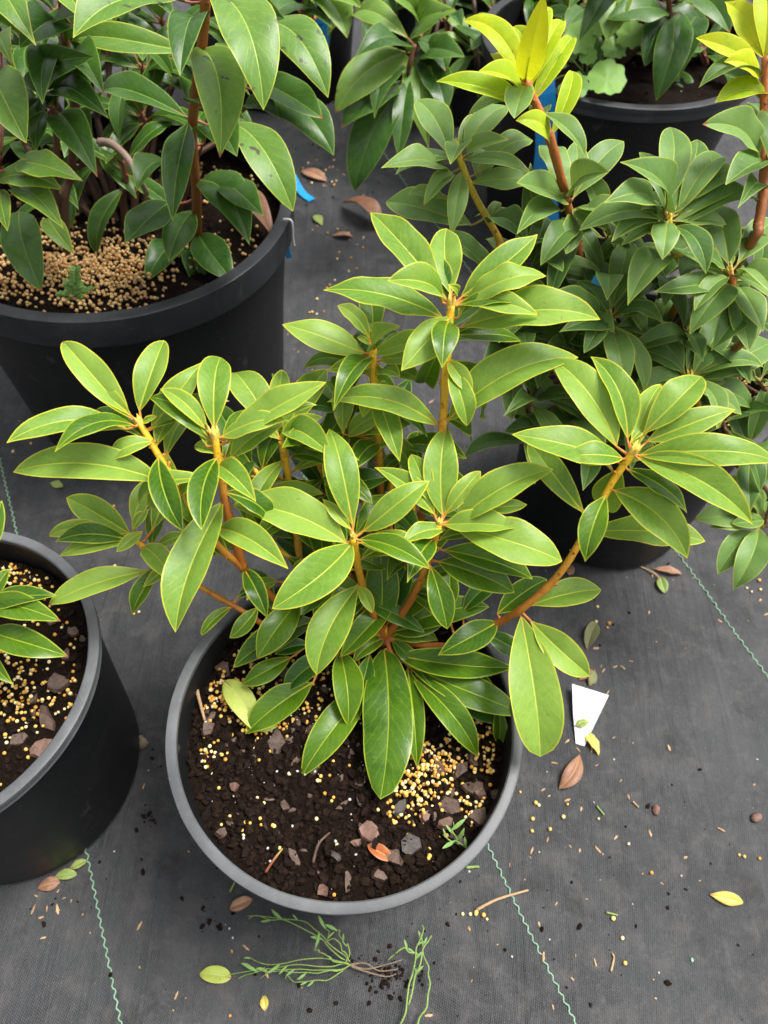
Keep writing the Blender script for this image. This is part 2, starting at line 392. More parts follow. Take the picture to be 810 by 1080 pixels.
def soil(x, y, r, z, seed, ncr, label, res=70):
    v = [(x, y, z+soil_h(0, 0, seed))]; f = []; seg = 150
    for i in range(1, res+1):
        rr = r*i/res
        for k in range(seg):
            th = 2*math.pi*k/seg; dx, dy = rr*math.cos(th), rr*math.sin(th)
            v.append((x+dx, y+dy, z+soil_h(dx, dy, seed)))
    for k in range(seg): f.append((0, 1+k, 1+(k+1) % seg))
    for i in range(res-1):
        for k in range(seg):
            a = 1+i*seg; f.append((a+k, a+seg+k, a+seg+(k+1) % seg, a+(k+1) % seg))
    o = link('potting_soil', pydata('potting_soil', v, f), M['soil'], None, 'stuff'); tag(o, label, 'soil')
    rnd = random.Random(seed); h = Heap()
    for i in range(ncr):
        q = math.sqrt(rnd.random())*r*.97; th = rnd.uniform(0, 6.283); dx, dy = q*math.cos(th), q*math.sin(th)
        rr = .0006+.0034*rnd.random()**4
        h.grain((x+dx, y+dy, z+soil_h(dx, dy, seed)+rr*.35), rr, 1, rnd, (1.2, .9, .7), .35)
    h.build('crumb', M['crumb'], o, smooth=False)
    h = Heap()
    for i in range(ncr//28):
        q = math.sqrt(rnd.random())*r*.95; th = rnd.uniform(0, 6.283); dx, dy = q*math.cos(th), q*math.sin(th)
        if dy < -.02 and rnd.random() < .6: continue
        rr = rnd.uniform(.0016, .0042)
        h.grain((x+dx, y+dy, z+soil_h(dx, dy, seed)+rr*.25), rr, 1, rnd, (rnd.uniform(1.1, 2.2), .8, .32), .3)
    h.build('bark_bits', M['chip'], o, smooth=False)
    return o
def beads(name, x, y, r, z, seed, clusters, scatter, label, sub=2, rad=.0016, mat='bead', keep=None):
    """clusters: (px, py, spread metres, count)"""
    rnd = random.Random(seed); h = Heap(); placed = []
    def put(dx, dy, rr):
        if math.hypot(dx, dy) > r*.965: return
        zz = z+soil_h(dx, dy, seed)+rr*.75
        for (ax, ay, az) in placed[-160:]:
            if abs(ax-dx) < rr*1.7 and abs(ay-dy) < rr*1.7 and abs(az-zz) < rr*1.5: zz = az+rr*1.3
        placed.append((dx, dy, zz)); h.grain((x+dx, y+dy, zz), rr, sub, rnd, (1, 1, .96), .03)
    for (px, py, s, n) in clusters:
        c = at_z(px, py, z)
        for i in range(n): put(c.x-x+rnd.gauss(0, s), c.y-y+rnd.gauss(0, s), rad*rnd.uniform(.75, 1.12))
    for i in range(scatter):
        q = math.sqrt(rnd.random())*r; th = rnd.uniform(0, 6.283); put(q*math.cos(th), q*math.sin(th), rad*rnd.uniform(.7, 1.05))
    o = h.build(name, M[mat]); tag(o, label, 'fertilizer'); return o
def chip_mesh(seed, L, W, T):
    rnd = random.Random(seed); n = rnd.randint(6, 9); ring = []
    for k in range(n):
        th = 2*math.pi*(k+rnd.uniform(-.3, .3))/n; q = rnd.uniform(.58, 1.08)
        ring.append((math.cos(th)*L*.5*q, math.sin(th)*W*.5*q))
    v = [(a, b, -T*.5+rnd.uniform(-.2, .2)*T) for a, b in ring] + [(a*.9, b*.88, T*.5+rnd.uniform(-.35, .35)*T) for a, b in ring]
    f = [tuple(range(n-1, -1, -1)), tuple(range(n, 2*n))] + [(k, (k+1) % n, n+(k+1) % n, n+k) for k in range(n)]
    bm = bmesh.new(); vv = [bm.verts.new(c) for c in v]; [bm.faces.new([vv[i] for i in q]) for q in f]
    bmesh.ops.triangulate(bm, faces=[q for q in bm.faces if len(q.verts) > 4])
    me = bpy.data.meshes.new('bark_chip'); bm.to_mesh(me); bm.free(); return me

POT = dict(main=(-.023, .219), left=(-.369, .244), big=(-.338, .812), right=(.290, .632), back=(.335, 1.29), far=(.10, 1.71), farl=(-.27, 1.76))
pot(*POT['main'], .14, .244, .104, .0052, .012, 'round black plastic nursery pot in the centre foreground with grey scuffed rim')
pot(*POT['left'], .14, .24, .119, .006, .014, 'black nursery pot cut off by the left edge beside the central pot', groove=True)
pot(*POT['big'], .216, .301, .180, .012, .036, 'large black pot at upper left with a thick banded rim', 'rim_dark')
pot(*POT['right'], .14, .24, .116, .008, .014, 'black pot in deep shade under the blue-green shrub at right', 'rim_dark')
pot(*POT['back'], .216, .301, .168, .011, .02, 'large black pot at the top right behind the blue-green shrub', 'rim_dark', True)
pot(*POT['far'], .15, .25, .125, .008, .015, 'dark pot at top centre half hidden behind drooping leaves', 'rim_dark')
pot(*POT['farl'], .19, .29, .155, .011, .02, 'dark pot in shade behind the large upper left pot', 'rim_dark')
SZ = dict(main=.212, left=.208, big=.262, right=.205, back=.262, far=.22, farl=.26)
soil(*POT['main'], .1315, SZ['main'], 3, 8000, 'dark crumbly potting soil filling the central pot')
soil(*POT['left'], .1275, SZ['left'], 13, 1500, 'dark potting soil with bark in the pot at the left edge', 45)
soil(*POT['big'], .200, SZ['big'], 23, 1500, 'dark soil in the large upper left pot', 45)
soil(*POT['right'], .127, SZ['right'], 33, 500, 'soil glimpsed under the blue-green shrub at right', 30)
soil(*POT['back'], .200, SZ['back'], 43, 200, 'soil in the large top right pot with weeds', 30)
soil(*POT['far'], .138, SZ['far'], 53, 50, 'soil in the dark pot at top centre', 20)
soil(*POT['farl'], .174, SZ['farl'], 63, 50, 'soil in the shaded pot behind the large upper left pot', 20)

beads('fertilizer_beads', *POT['main'], .1275, SZ['main'], 3,
      [(452, 815, .013, 170), (432, 838, .008, 60), (500, 770, .010, 60), (470, 800, .008, 45), (512, 800, .008, 45), (505, 855, .008, 40), (508, 870, .005, 22), (420, 860, .006, 18),
       (215, 700, .008, 40), (265, 680, .012, 60), (225, 730, .008, 40), (335, 720, .015, 50), (255, 745, .010, 70), (280, 765, .010, 55), (240, 715, .010, 40), (300, 740, .012, 50), (300, 700, .015, 40), (325, 760, .01, 25), (220, 800, .006, 18), (235, 785, .006, 10), (215, 770, .006, 10), (345, 830, .008, 8), (270, 870, .012, 10), (450, 880, .012, 10)],
      70, 'yellow and cream fertilizer beads scattered over the soil of the central pot')
beads('fertilizer_beads', *POT['left'], .1275, SZ['left'], 13,
      [(15, 608, .013, 60), (35, 600, .01, 25), (8, 720, .014, 60), (20, 750, .012, 50), (60, 735, .010, 30), (45, 705, .014, 25), (5, 690, .01, 20), (30, 640, .02, 25)], 150,
      'cream fertilizer beads on the soil of the pot at the left edge')
beads('fertilizer_beads', *POT['big'], .200, SZ['big'], 23,
      [(90, 290, .030, 330), (60, 285, .035, 200), (120, 300, .03, 260), (20, 265, .03, 140), (150, 280, .03, 140), (110, 255, .03, 120), (45, 250, .03, 80), (230, 190, .02, 60), (10, 300, .02, 80), (250, 260, .015, 30)], 160,
      'thick tan crust of fertilizer granules on the soil of the large upper left pot', 1, .0023, 'bead_tan')
beads('fertilizer_beads', *POT['right'], .127, SZ['right'], 33, [(785, 408, .012, 60), (778, 395, .01, 30), (700, 335, .02, 20)], 60,
      'pale fertilizer beads on the soil at the right edge', 1)
def perlite(key, r, n, label):
    rnd = random.Random(77); h = Heap(); x, y = POT[key]; seed = {'main': 3, 'left': 13}[key]
    for i in range(n):
        q = math.sqrt(rnd.random())*r*.95; th = rnd.uniform(0, 6.28); dx, dy = q*math.cos(th), q*math.sin(th)
        rr = .0004+.0011*rnd.random()**3
        h.grain((x+dx, y+dy, SZ[key]+soil_h(dx, dy, seed)+rr*.8+.0006), rr, 1, rnd, (1, 1, .8), .25)
    tag(h.build('perlite_bits', M['white_bit']), label, 'perlite')
perlite('main', .1275, 170, 'tiny white perlite specks in the soil of the central pot')
perlite('left', .1275, 60, 'tiny white perlite specks in the soil of the pot at the left edge')

def chips(key, seed, rows, desc):
    rnd = random.Random(seed); x, y = POT[key]; ss = {'main': 3, 'left': 13}[key]; z = SZ[key]
    for i, (px, py, L, W, m, lab) in enumerate(rows):
        p = at_z(px, py, z)
        o = link('bark_chip', chip_mesh(seed*50+i, L, W, .0035), M[m])
        o.location = (p.x, p.y, z+soil_h(p.x-x, p.y-y, ss)+.0030)
        o.rotation_euler = (rnd.uniform(-.3, .3), rnd.uniform(-.3, .3), rnd.uniform(0, 3.14))
        tag(o, lab, 'bark chip', desc)
chips('main', 5, [
    (390, 878, .024, .015, 'chip_pink', 'largest pinkish bark chip on the soil above the orange dead leaf'), (500, 832, .024, .019, 'chip', 'broad brown bark chip right of the heap of yellow beads'),
    (472, 850, .024, .017, 'chip', 'brown bark chip below the heap of yellow beads in the central pot'), (505, 862, .020, .016, 'chip', 'brown bark chip by the right rim of the central pot below the beads'),
    (292, 783, .029, .015, 'chip', 'long dark bark chip on the soil beside the pale yellow fallen leaf'), (432, 893, .019, .016, 'chip_grey', 'grey pointed stone-like chip right of the orange dead leaf'),
    (415, 905, .018, .011, 'chip', 'brown bark chip directly below the orange dead leaf'), (470, 870, .016, .010, 'chip_pink', 'pinkish bark chip near the tiny grassy weed'),
    (376, 890, .012, .009, 'chip_pink', 'small pale pink chip left of the orange dead leaf'), (236, 705, .020, .016, 'chip', 'brown bark chip at the upper left of the soil under the leaves'),
    (220, 770, .018, .013, 'chip', 'brown bark chip against the left rim of the central pot'), (262, 690, .022, .013, 'chip', 'brown bark chip in shade at the back left of the central pot'),
    (300, 710, .018, .012, 'chip', 'brown bark chip half hidden under the lower left leaves'), (485, 812, .020, .011, 'chip', 'narrow brown bark chip at the upper right of the bead heap'),
    (440, 790, .018, .014, 'chip', 'brown bark chip right of the longest hanging leaf'), (462, 812, .016, .014, 'chip', 'brown bark chip in the middle of the yellow bead heap'),
    (423, 852, .016, .012, 'chip_grey', 'grey chip just right of the tip of the longest hanging leaf'), (512, 880, .016, .010, 'chip', 'brown bark chip beside the tiny grassy weed at the right rim'),
    (340, 940, .013, .009, 'chip_pink', 'pinkish chip at the very front of the soil in the central pot'), (236, 880, .012, .009, 'chip', 'small brown chip at the front left of the soil'),
    (525, 840, .015, .011, 'chip', 'brown chip touching the right rim of the central pot'), (500, 800, .016, .012, 'chip', 'brown chip under the lower right leaves of the central shrub'),
    (330, 770, .016, .010, 'chip', 'brown chip between the two lower left hanging leaves'), (270, 720, .015, .012, 'chip', 'brown chip among the beads beside the pale yellow leaf'),
    (448, 862, .014, .010, 'chip_pink', 'small pinkish chip under the left part of the bead heap'), (300, 850, .012, .008, 'chip', 'small dark chip alone in the middle left of the soil'), (355, 905, .011, .007, 'chip_grey', 'small grey chip left of the pale pink chip'), (400, 925, .016, .009, 'chip', 'brown chip at the front centre of the soil near the rim'), (247, 830, .011, .008, 'chip_pink', 'small pinkish chip on dark soil at the left'), (486, 888, .013, .009, 'chip_grey', 'small grey chip at the front right rim')],
    'bark chips in the central pot')
chips('left', 6, [(62, 722, .026, .022, 'chip', 'broad brown bark chip in the middle of the left pot'), (50, 760, .026, .013, 'chip', 'long brown bark chip at the front of the left pot'), (45, 790, .024, .016, 'chip_pink', 'reddish chip beside the front leaf of the left pot'),
    (55, 655, .022, .013, 'chip_pink', 'reddish chip between the two dark leaves of the left pot'), (70, 690, .014, .010, 'chip', 'small chip at the leaf tip in the left pot'), (35, 735, .016, .010, 'chip', 'brown chip among beads in the left pot'), (78, 668, .012, .010, 'chip', 'small brown chip by the right rim of the left pot'), (20, 780, .018, .012, 'chip', 'brown chip beneath the front leaf of the left pot')],
    'bark chips in the left pot')

# ---------------------------------------------------------------- leaves
VS = [-1, -.93, -.72, -.42, -.16, -.05, 0, .05, .16, .42, .72, .93, 1]
NU = 17
def leaf_mesh(P, B, T, W, N, arch, fold, curl, recurve, rnd, petr=.0011, shape=(.80, .66), twist=0.0):
    """P petiole root on the stem, B start of the blade, T tip; N upper side"""
    ch = T-B; L = ch.length; d = ch/L
    N = (N - d*N.dot(d)).normalized()
    side = d.cross(N)
    bend = rnd.uniform(-.09, .09)*L
    c1 = B + d*L*.35 + N*arch*L*1.25 + side*bend; c2 = T - d*L*.30 + N*(arch*.95+recurve)*L + side*bend
    a, b = shape; pk = (a/(a+b))**a*(b/(a+b))**b
    ph1, ph2 = rnd.uniform(0, 6.28), rnd.uniform(0, 6.28); wa = rnd.uniform(.03, .13); fr = rnd.uniform(5, 9)
    v, uv, mm, f = [], [], [], []
    for i in range(NU+1):
        t = i/NU; s = 1-t
        p = B*s**3 + c1*(3*s*s*t) + c2*(3*s*t*t) + T*t**3
        tg = ((c1-B)*(3*s*s) + (c2-c1)*(6*s*t) + (T-c2)*(3*t*t)).normalized()
        n = (N - tg*N.dot(tg)).normalized(); sd = tg.cross(n)
        tw = twist*(t-.3)
        sd, n = sd*math.cos(tw)+n*math.sin(tw), n*math.cos(tw)-sd*math.sin(tw)
        q = max(t, .004)
        hw = W*.5*(q**a*max(1-q, 0)**b)/pk
        hw = max(hw, .0007 if t < .5 else .0002)
        asym = .05*math.sin(ph1+t*3)
        for x in VS:
            ww = hw*(1+asym*(1 if x > 0 else -1))
            ax = abs(x)
            wave = wa*math.sin(fr*t*2+ph2+(1.7 if x > 0 else 0))*ax**2
            h = (fold*ax - curl*ax**3 + wave)*ww - .00035*math.exp(-(x*ww/.0011)**2)*(1-t*.7)
            v.append(tuple(p + sd*(x*ww*(1-.12*abs(fold))) + n*h))
            uv.append((t, x)); mm.append((abs(x)*ww*1000, (1-ax)*ww*1000))
    k = len(VS)
    for i in range(NU):
        for j in range(k-1):
            f.append((i*k+j, i*k+j+1, (i+1)*k+j+1, (i+1)*k+j))
    nb = len(f)
    # petiole: a tapering tube that dives under the blade as its midrib
    pts = []
    span = (P-B).length
    if span > .0008:
        for q in (0, .33, .66):
            pts.append(P.lerp(B, q) - N*(.15*span*math.sin(q*3.14)))
    for t in (0, .08, .18, .32, .5):
        s = 1-t; pts.append(B*s**3 + c1*(3*s*s*t) + c2*(3*s*t*t) + T*t**3 - N*(.0004+petr*.45))
    seg = 6; base = len(v); n = len(pts); prev = side.copy()
    for i, p in enumerate(pts):
        tg = (pts[min(i+1, n-1)]-pts[max(i-1, 0)]).normalized()
        a_ = prev - tg*prev.dot(tg)
        if a_.length < 1e-5: a_ = tg.orthogonal()
        a_.normalize(); prev = a_; b_ = tg.cross(a_); r = petr*(1.15-.85*i/(n-1))
        for q in range(seg):
            th = 6.2832*q/seg; v.append(tuple(p+(a_*math.cos(th)+b_*math.sin(th))*r)); uv.append((i/(n-1), 0)); mm.append((5, 5))
    for i in range(n-1):
        for q in range(seg):
            f.append((base+i*seg+q, base+i*seg+(q+1) % seg, base+(i+1)*seg+(q+1) % seg, base+(i+1)*seg+q))
    me = pydata('leaf', v, f)
    me.polygons.foreach_set('material_index', [0]*nb+[1]*(len(f)-nb))
    l1 = me.uv_layers.new(name='uv'); l2 = me.uv_layers.new(name='mm')
    vi = [0]*len(me.loops); me.loops.foreach_get('vertex_index', vi)
    l1.data.foreach_set('uv', [c for i in vi for c in uv[i]]); l2.data.foreach_set('uv', [c for i in vi for c in mm[i]])
    return me

UPV = Vector((0, 0, 1))
RN = random.Random(11)
def solve_tip(B, tx, ty, L, e0, far=False):
    d = ray(tx, ty); d0 = depth(B); best = None
    for i in range(121):
        s = d0 + (i/60-1)*1.25*L
        q = CP+d*s; w = q-B; l = w.length
        if l < 1e-5 or (far and s < d0+.35*L): continue
        el = math.degrees(math.asin(max(-1, min(1, w.z/l))))
        c = ((l-L)/L)**2*5 + ((el-e0)/32)**2
        if best is None or c < best[0]: best = (c, q)
    return best[1]

def leaf_scars(me, p, rads):
    # short stubs and bumps where old leaf stalks broke away, joined into the stem
    bm = bmesh.new(); bm.from_mesh(me); uvl = bm.loops.layers.uv.active; n = len(p)
    for k in range(max(4, n//6)):
        i = RN.randint(n//3, n-3); ax = (p[i+1]-p[i-1]).normalized(); o = ax.orthogonal().normalized(); o.rotate(Matrix.Rotation(RN.uniform(0, 6.28), 3, ax))
        r = rads[i]; d = (o+ax*.7).normalized(); c = p[i]+o*r*.55; q = RN.uniform(.28, .45)*r; l = r*RN.uniform(.7, 1.6)
        s1 = d.orthogonal().normalized(); s2 = d.cross(s1); rows = []
        for h, w in ((0, 1.5), (.6, 1.1), (1, .75)):
            rows.append([bm.verts.new(c+d*l*h+(s1*math.cos(1.2566*a)+s2*math.sin(1.2566*a))*q*w) for a in range(5)])
        fs = [bm.faces.new((rows[a][b], rows[a][(b+1) % 5], rows[a+1][(b+1) % 5], rows[a+1][b])) for a in range(2) for b in range(5)]
        fs.append(bm.faces.new(rows[2]))
        for f in fs:
            f.smooth = True
            for lp in f.loops: lp[uvl].uv = (max(.05, i/n-.25), .5)
    bm.to_mesh(me); bm.free()

class Plant:
    def __init__(s, name, loc, label, cat, L, mat, bark, pet, petr=.0011, camlean=.4):
        s.root = empty(name, loc, label, cat); s.L = L; s.mat = mat; s.bark = bark; s.pet = pet; s.petr = petr; s.cl = camlean
    def branch(s, pts, r0, r1, bark=None, name='branch', knots=True):
        p = spline(pts, 8); n = len(p)
        rads = []
        for i in range(n):
            r = r0+(r1-r0)*i/(n-1)
            if knots: r *= .94+.42*max(0, noise.noise(p[i]*110)) + .10*noise.noise(p[i]*300)
            rads.append(r)
        me = tube_mesh(name, p, rads, 9)
        if knots and n > 20: leaf_scars(me, p, rads)
        o = link(name, me, M[bark or s.bark], s.root)
        o.matrix_parent_inverse = Matrix.Translation(-Vector(s.root.location))
        return o, p
    def leaf(s, br, b, t, w, e=10, L=None, mat=None, arch=None, fold=None, rec=None, roll=0.0, far=False, shape=None):
        o, pts = br
        pp = [proj(q) for q in pts]
        i = min(range(len(pts)), key=lambda k: (pp[k][0]-b[0])**2+(pp[k][1]-b[1])**2)
        P = pts[i]; B = at_d(b[0], b[1], depth(P))
        if (B-P).length < .004: B = P + (B-P)*.5
        T = solve_tip(B, t[0], t[1], L or s.L, e, far)
        return s.put(o, P, B, T, w, mat, arch, fold, rec, roll, shape=shape)
    def put(s, o, P, B, T, w, mat=None, arch=None, fold=None, rec=None, roll=0.0, Wm=None, shape=None):
        d = (T-B); l = d.length; d = d/l
        view = (CP-(B+T)*.5).normalized()
        N = UPV*.75 + view*s.cl
        N = N - d*N.dot(d)
        if N.length < .2: N = view - d*view.dot(d)
        N.normalize()
        if Wm is None:                      # leaves seen in the photograph show their upper side
            vp = (view - d*view.dot(d)).normalized()
            for _ in range(12):
                if N.dot(vp) > .62: break
                N = (N + vp*.22).normalized()
        N = Matrix.Rotation(roll+RN.uniform(-.16, .16), 3, d) @ N
        if Wm is None:
            S = d.cross(N); mid = (B+T)*.5
            a, b2 = proj(mid+S*.005), proj(mid-S*.005); c0, c1 = proj(B), proj(T)
            dx, dy = c1[0]-c0[0], c1[1]-c0[1]; q = math.hypot(dx, dy) or 1
            pxm = abs((a[0]-b2[0])*dy-(a[1]-b2[1])*dx)/q/.01
            Wm = 1.04*w/max(pxm, 1)
            Wm = max(.25*l, min(.43*l, Wm))
        me = leaf_mesh(P, B, T, Wm, N, arch if arch is not None else RN.uniform(.08, .24), fold if fold is not None else RN.uniform(.16, .60),
                       RN.uniform(.02, .16), rec if rec is not None else RN.uniform(.0, .16), RN, s.petr, twist=RN.uniform(-.25, .25),
                       shape=shape or (RN.uniform(.78, 1.20), RN.uniform(.85, 1.20)))
        x = link('leaf', me, [M[mat or s.mat], M[s.pet]], o); x.matrix_parent_inverse = Matrix()
        return x
    def leaves(s, br, rows, **kw):
        for r in rows:
            k = dict(kw)
            if len(r) > 6: k.update(r[6])
            e = r[5] if len(r) > 5 else 10
            if r[3] < r[1]: e -= 26 if e >= 42 else 12 if e >= 30 else 0     # these lean away from the camera
            s.leaf(br, (r[0], r[1]), (r[2], r[3]), r[4], e, **k)
    def whorl(s, br, n, L, mats, el=(-15, 45), back=.03, ratio=.32):
        """ring of leaves at the end of a branch, hidden side included"""
        o, pts = br; top = pts[-1]; ax = (pts[-1]-pts[-4]).normalized()
        a0 = RN.uniform(0, 6.28); tot = sum((pts[i]-pts[i-1]).length for i in range(1, len(pts)))
        for k in range(n):
            q = k/max(1, n-1); e = R(el[1]+(el[0]-el[1])*q + RN.uniform(-10, 10))
            th = a0+k*2.39996+RN.uniform(-.25, .25)
            h = Vector((math.cos(th), math.sin(th), 0)); dr = (h*math.cos(e)+(UPV*.7+ax*.5).normalized()*math.sin(e)).normalized()
            j = max(0, len(pts)-1-int(q*back/max(tot, .01)*len(pts)))
            P = pts[j]; B = P+dr*L*.07; T = P+dr*L*RN.uniform(.8, 1.12)
            cl = s.cl; s.cl = .1
            s.put(o, P, B, T, 0, RN.choice(mats), Wm=L*ratio*RN.uniform(.85, 1.12)); s.cl = cl
    def bud(s, br, r=.0028, h=.010, n=5, mat='bud'):
        o, pts = br; top = pts[-1]; ax = (pts[-1]-pts[-4]).normalized(); hp = []
        vtx, fc = [], []
        for k in range(n):
            a = 6.283*k/n; s1 = ax.orthogonal(); s1.rotate(Matrix.Rotation(a, 3, ax)); s1.normalize(); s2 = ax.cross(s1)
            b = len(vtx); c = top+s1*r*.45-ax*.002; tp = top+s1*r*(.9+.5*RN.random())+ax*h*RN.uniform(.7, 1.1)
            for q in range(6):
                th = 1.047*q; vtx.append(tuple(c+(s1*math.cos(th)*.5+s2*math.sin(th))*r*.8))
            for q in range(6):
                th = 1.047*q; vtx.append(tuple(c.lerp(tp, .55)+(s1*math.cos(th)*.5+s2*math.sin(th))*r*.8))
            vtx.append(tuple(tp))
            for q in range(6):
                fc.append((b+q, b+(q+1) % 6, b+6+(q+1) % 6, b+6+q)); fc.append((b+6+q, b+6+(q+1) % 6, b+12))
        x = link('bud', pydata('bud', vtx, fc), M[mat], o); x.matrix_parent_inverse = Matrix(); return x
def Z(*rows): return [at_z(*r) for r in rows]
def Yp(*rows): return [at_y(*r) for r in rows]

# ---------------------------------------------------------------- the central shrub
base = at_z(407, 672, .245)
mp = Plant('flowering_shrub', (base.x, base.y, SZ['main']), 'bright green shrub with orange stems growing in the central pot', 'shrub', .078, 'young', 'bark_main', 'pet_main')
C0 = (407, 672, .245)
mp.branch([Vector((base.x, base.y, SZ['main']-.012)), Vector((base.x+.001, base.y, .235)), base], .0085, .0065, 'bark_brown', 'stem')
W1 = mp.branch(Z(C0, (350, 668, .242), (300, 640, .268), (257, 600, .33), (230, 575, .36), (195, 525, .39), (172, 488, .41), (148, 447, .43)), .0032, .0025)
mp.leaves(W1, [(137, 440, 66, 360, 33, 40), (138, 438, 82, 399, 18, 30, dict(L=.05)), (147, 433, 173, 359, 32, 52), (134, 452, 7, 467, 27, 15, dict(arch=.16)),
               (172, 508, 14, 498, 38, 8, dict(arch=.17, L=.10)), (165, 465, 114, 485, 25, -5, dict(L=.042, arch=.2)), (160, 450, 215, 381, 30, 38, dict(rec=.2)),
               (152, 445, 166, 439, 9, 20, dict(L=.014)), (167, 470, 191, 430, 25, 30, dict(L=.055)), (176, 478, 184, 526, 40, -50, dict(L=.06, far=True)), (190, 515, 206, 552, 24, -30, dict(L=.04, far=True)),
               (230, 558, 304, 600, 32, 0), (257, 600, 282, 652, 22, -20, dict(mat='mature', L=.06)), (240, 590, 185, 540, 20, 20, dict(mat='mature', L=.05))])
W2 = mp.branch(Z((257, 600, .33), (240, 540, .385), (233, 500, .41), (227, 462, .435)), .0036, .0028)
mp.leaves(W2, [(226, 452, 233, 377, 36, 48), (217, 452, 169, 410, 20, 35, dict(L=.055)), (240, 462, 344, 403, 30, 25), (240, 466, 334, 427, 22, 15, dict(L=.07)), (227, 492, 270, 529, 38, 0, dict(L=.05)),
               (232, 530, 185, 667, 45, -12, dict(L=.088, arch=.05, shape=(.95, .95))), (222, 500, 194, 525, 38, -25, dict(L=.04)), (243, 483, 300, 448, 26, 18, dict(L=.06)), (218, 470, 212, 455, 14, 30, dict(L=.018)),
               (236, 480, 205, 470, 22, 10, dict(L=.04)), (238, 520, 285, 556, 24, -20, dict(mat='mature', L=.06, far=True))])
mp.bud(W2)
mp.bud(W1, .0022, .008)
W3 = mp.branch(Z(C0, (350, 655, .25), (322, 623, .28), (314, 570, .315), (307, 520, .345), (297, 465, .385)), .0034, .0027)
mp.leaves(W3, [(293, 458, 247, 393, 36, 42), (287, 445, 297, 390, 22, 50, dict(L=.06)), (300, 455, 345, 389, 30, 42), (303, 455, 351, 482, 34, 8, dict(L=.06)), (296, 463, 312, 451, 14, 25, dict(L=.02)),
               (297, 505, 262, 478, 28, 10, dict(L=.055, mat='mature')), (275, 523, 342, 521, 20, 12, dict(L=.06, arch=.15)), (308, 480, 351, 492, 32, -2, dict(mat='mature', L=.06)),
               (302, 470, 340, 440, 30, 25, dict(L=.055)), (294, 462, 260, 440, 26, 20, dict(L=.055)), (318, 630, 271, 695, 36, -10, dict(mat='mature')), (333, 655, 246, 704, 30, -8, dict(mat='mature')),
               (325, 610, 386, 630, 34, -5, dict(mat='mature')), (311, 570, 345, 560, 22, 10, dict(mat='mature', L=.05)), (306, 540, 270, 570, 28, 0, dict(mat='mature', L=.06)), (292, 613, 260, 633, 22, 0, dict(L=.045)),
               (325, 628, 300, 668, 24, -20, dict(mat='old', L=.06))])
W4 = mp.branch(Z(C0, (404, 600, .262), (402, 540, .305), (400, 480, .36), (396, 430, .40), (393, 368, .435)), .0038, .0029)
mp.leaves(W4, [(385, 372, 297, 342, 34, 15), (390, 357, 356, 322, 17, 38, dict(L=.048)), (394, 357, 397, 314, 30, 48, dict(L=.06)), (397, 367, 424, 344, 22, 28, dict(L=.045)), (393, 363, 377, 355, 10, 20, dict(L=.018)),
               (390, 385, 346, 391, 20, 0, dict(L=.045)), (400, 380, 452, 382, 20, 5, dict(L=.05)), (400, 392, 446, 403, 22, -8, dict(L=.05)), (395, 405, 383, 440, 25, -15, dict(L=.045)), (398, 395, 422, 398, 22, 0, dict(L=.04)),
               (362, 458, 366, 404, 36, 52, dict(L=.065)), (367, 460, 413, 434, 22, 25, dict(L=.055)), (378, 460, 446, 438, 28, 15, dict(L=.068)), (373, 473, 414, 465, 14, 8, dict(L=.042)),
               (395, 430, 420, 440, 24, -15, dict(mat='mature', L=.045)), (398, 470, 370, 500, 30, -5, dict(mat='mature', L=.06)), (400, 500, 430, 480, 30, 20, dict(mat='mature', L=.06)), (390, 375, 420, 350, 24, 20, dict(mat='mature', L=.05))])
mp.bud(W4, .0018, .006)
W5 = mp.branch(Z(C0, (425, 612, .265), (448, 530, .325), (461, 485, .375), (467, 447, .41), (470, 390, .44), (476, 322, .48)), .0037, .0031)
mp.leaves(W5, [(467, 310, 391, 224, 36, 42), (476, 310, 471, 241, 41, 55), (488, 312, 567, 247, 33, 38), (467, 335, 341, 306, 34, 12, dict(arch=.13, L=.085)), (467, 318, 409, 296, 40, 22, dict(L=.06)),
               (478, 332, 423, 391, 38, -8, dict(L=.06)), (490, 315, 569, 333, 24, 8, dict(L=.06)), (485, 345, 633, 337, 40, 12, dict(arch=.1, L=.09)), (490, 318, 576, 291, 30, 22, dict(rec=.15)),
               (474, 378, 498, 416, 26, -20, dict(L=.042, arch=.2)), (473, 443, 610, 377, 42, 18, dict(L=.095)), (461, 448, 345, 424, 28, 6, dict(arch=.26, L=.085)), (478, 380, 506, 440, 30, -40, dict(mat='mature', far=True)),
               (466, 365, 450, 402, 24, -40, dict(mat='mature', L=.05, far=True)), (483, 335, 520, 300, 30, 25, dict(L=.055)), (470, 440, 497, 466, 24, -30, dict(mat='mature', L=.05, far=True)), (479, 312, 472, 300, 8, 60, dict(L=.02))])
mp.bud(W5, .0026, .009, 4)
W6 = mp.branch(Z(C0, (435, 630, .30), (452, 590, .34), (463, 553, .375)), .0034, .0027)
mp.leaves(W6, [(467, 543, 472, 448, 37, 48, dict(L=.075)), (470, 542, 507, 497, 20, 38, dict(L=.05)), (478, 552, 584, 495, 36, 22), (477, 555, 593, 592, 44, 3, dict(L=.08)), (470, 558, 424, 573, 24, 8, dict(L=.04)),
               (458, 542, 395, 493, 24, 32, dict(L=.06)), (455, 532, 434, 479, 28, 48, dict(L=.055)), (462, 592, 543, 625, 33, -5, dict(mat='mature', L=.068)), (468, 580, 562, 611, 30, -3, dict(mat='mature')),
               (505, 535, 556, 532, 16, 8, dict(L=.05)), (450, 600, 420, 570, 30, 15, dict(mat='mature', L=.06)), (440, 625, 470, 640, 26, 0, dict(mat='old', L=.06)), (447, 608, 478, 600, 26, 30, dict(mat='mature', L=.05))])
mp.bud(W6, .0018, .006)
W7 = mp.branch(Z(C0, (390, 640, .29), (378, 600, .335), (373, 567, .37)), .0034, .0027)
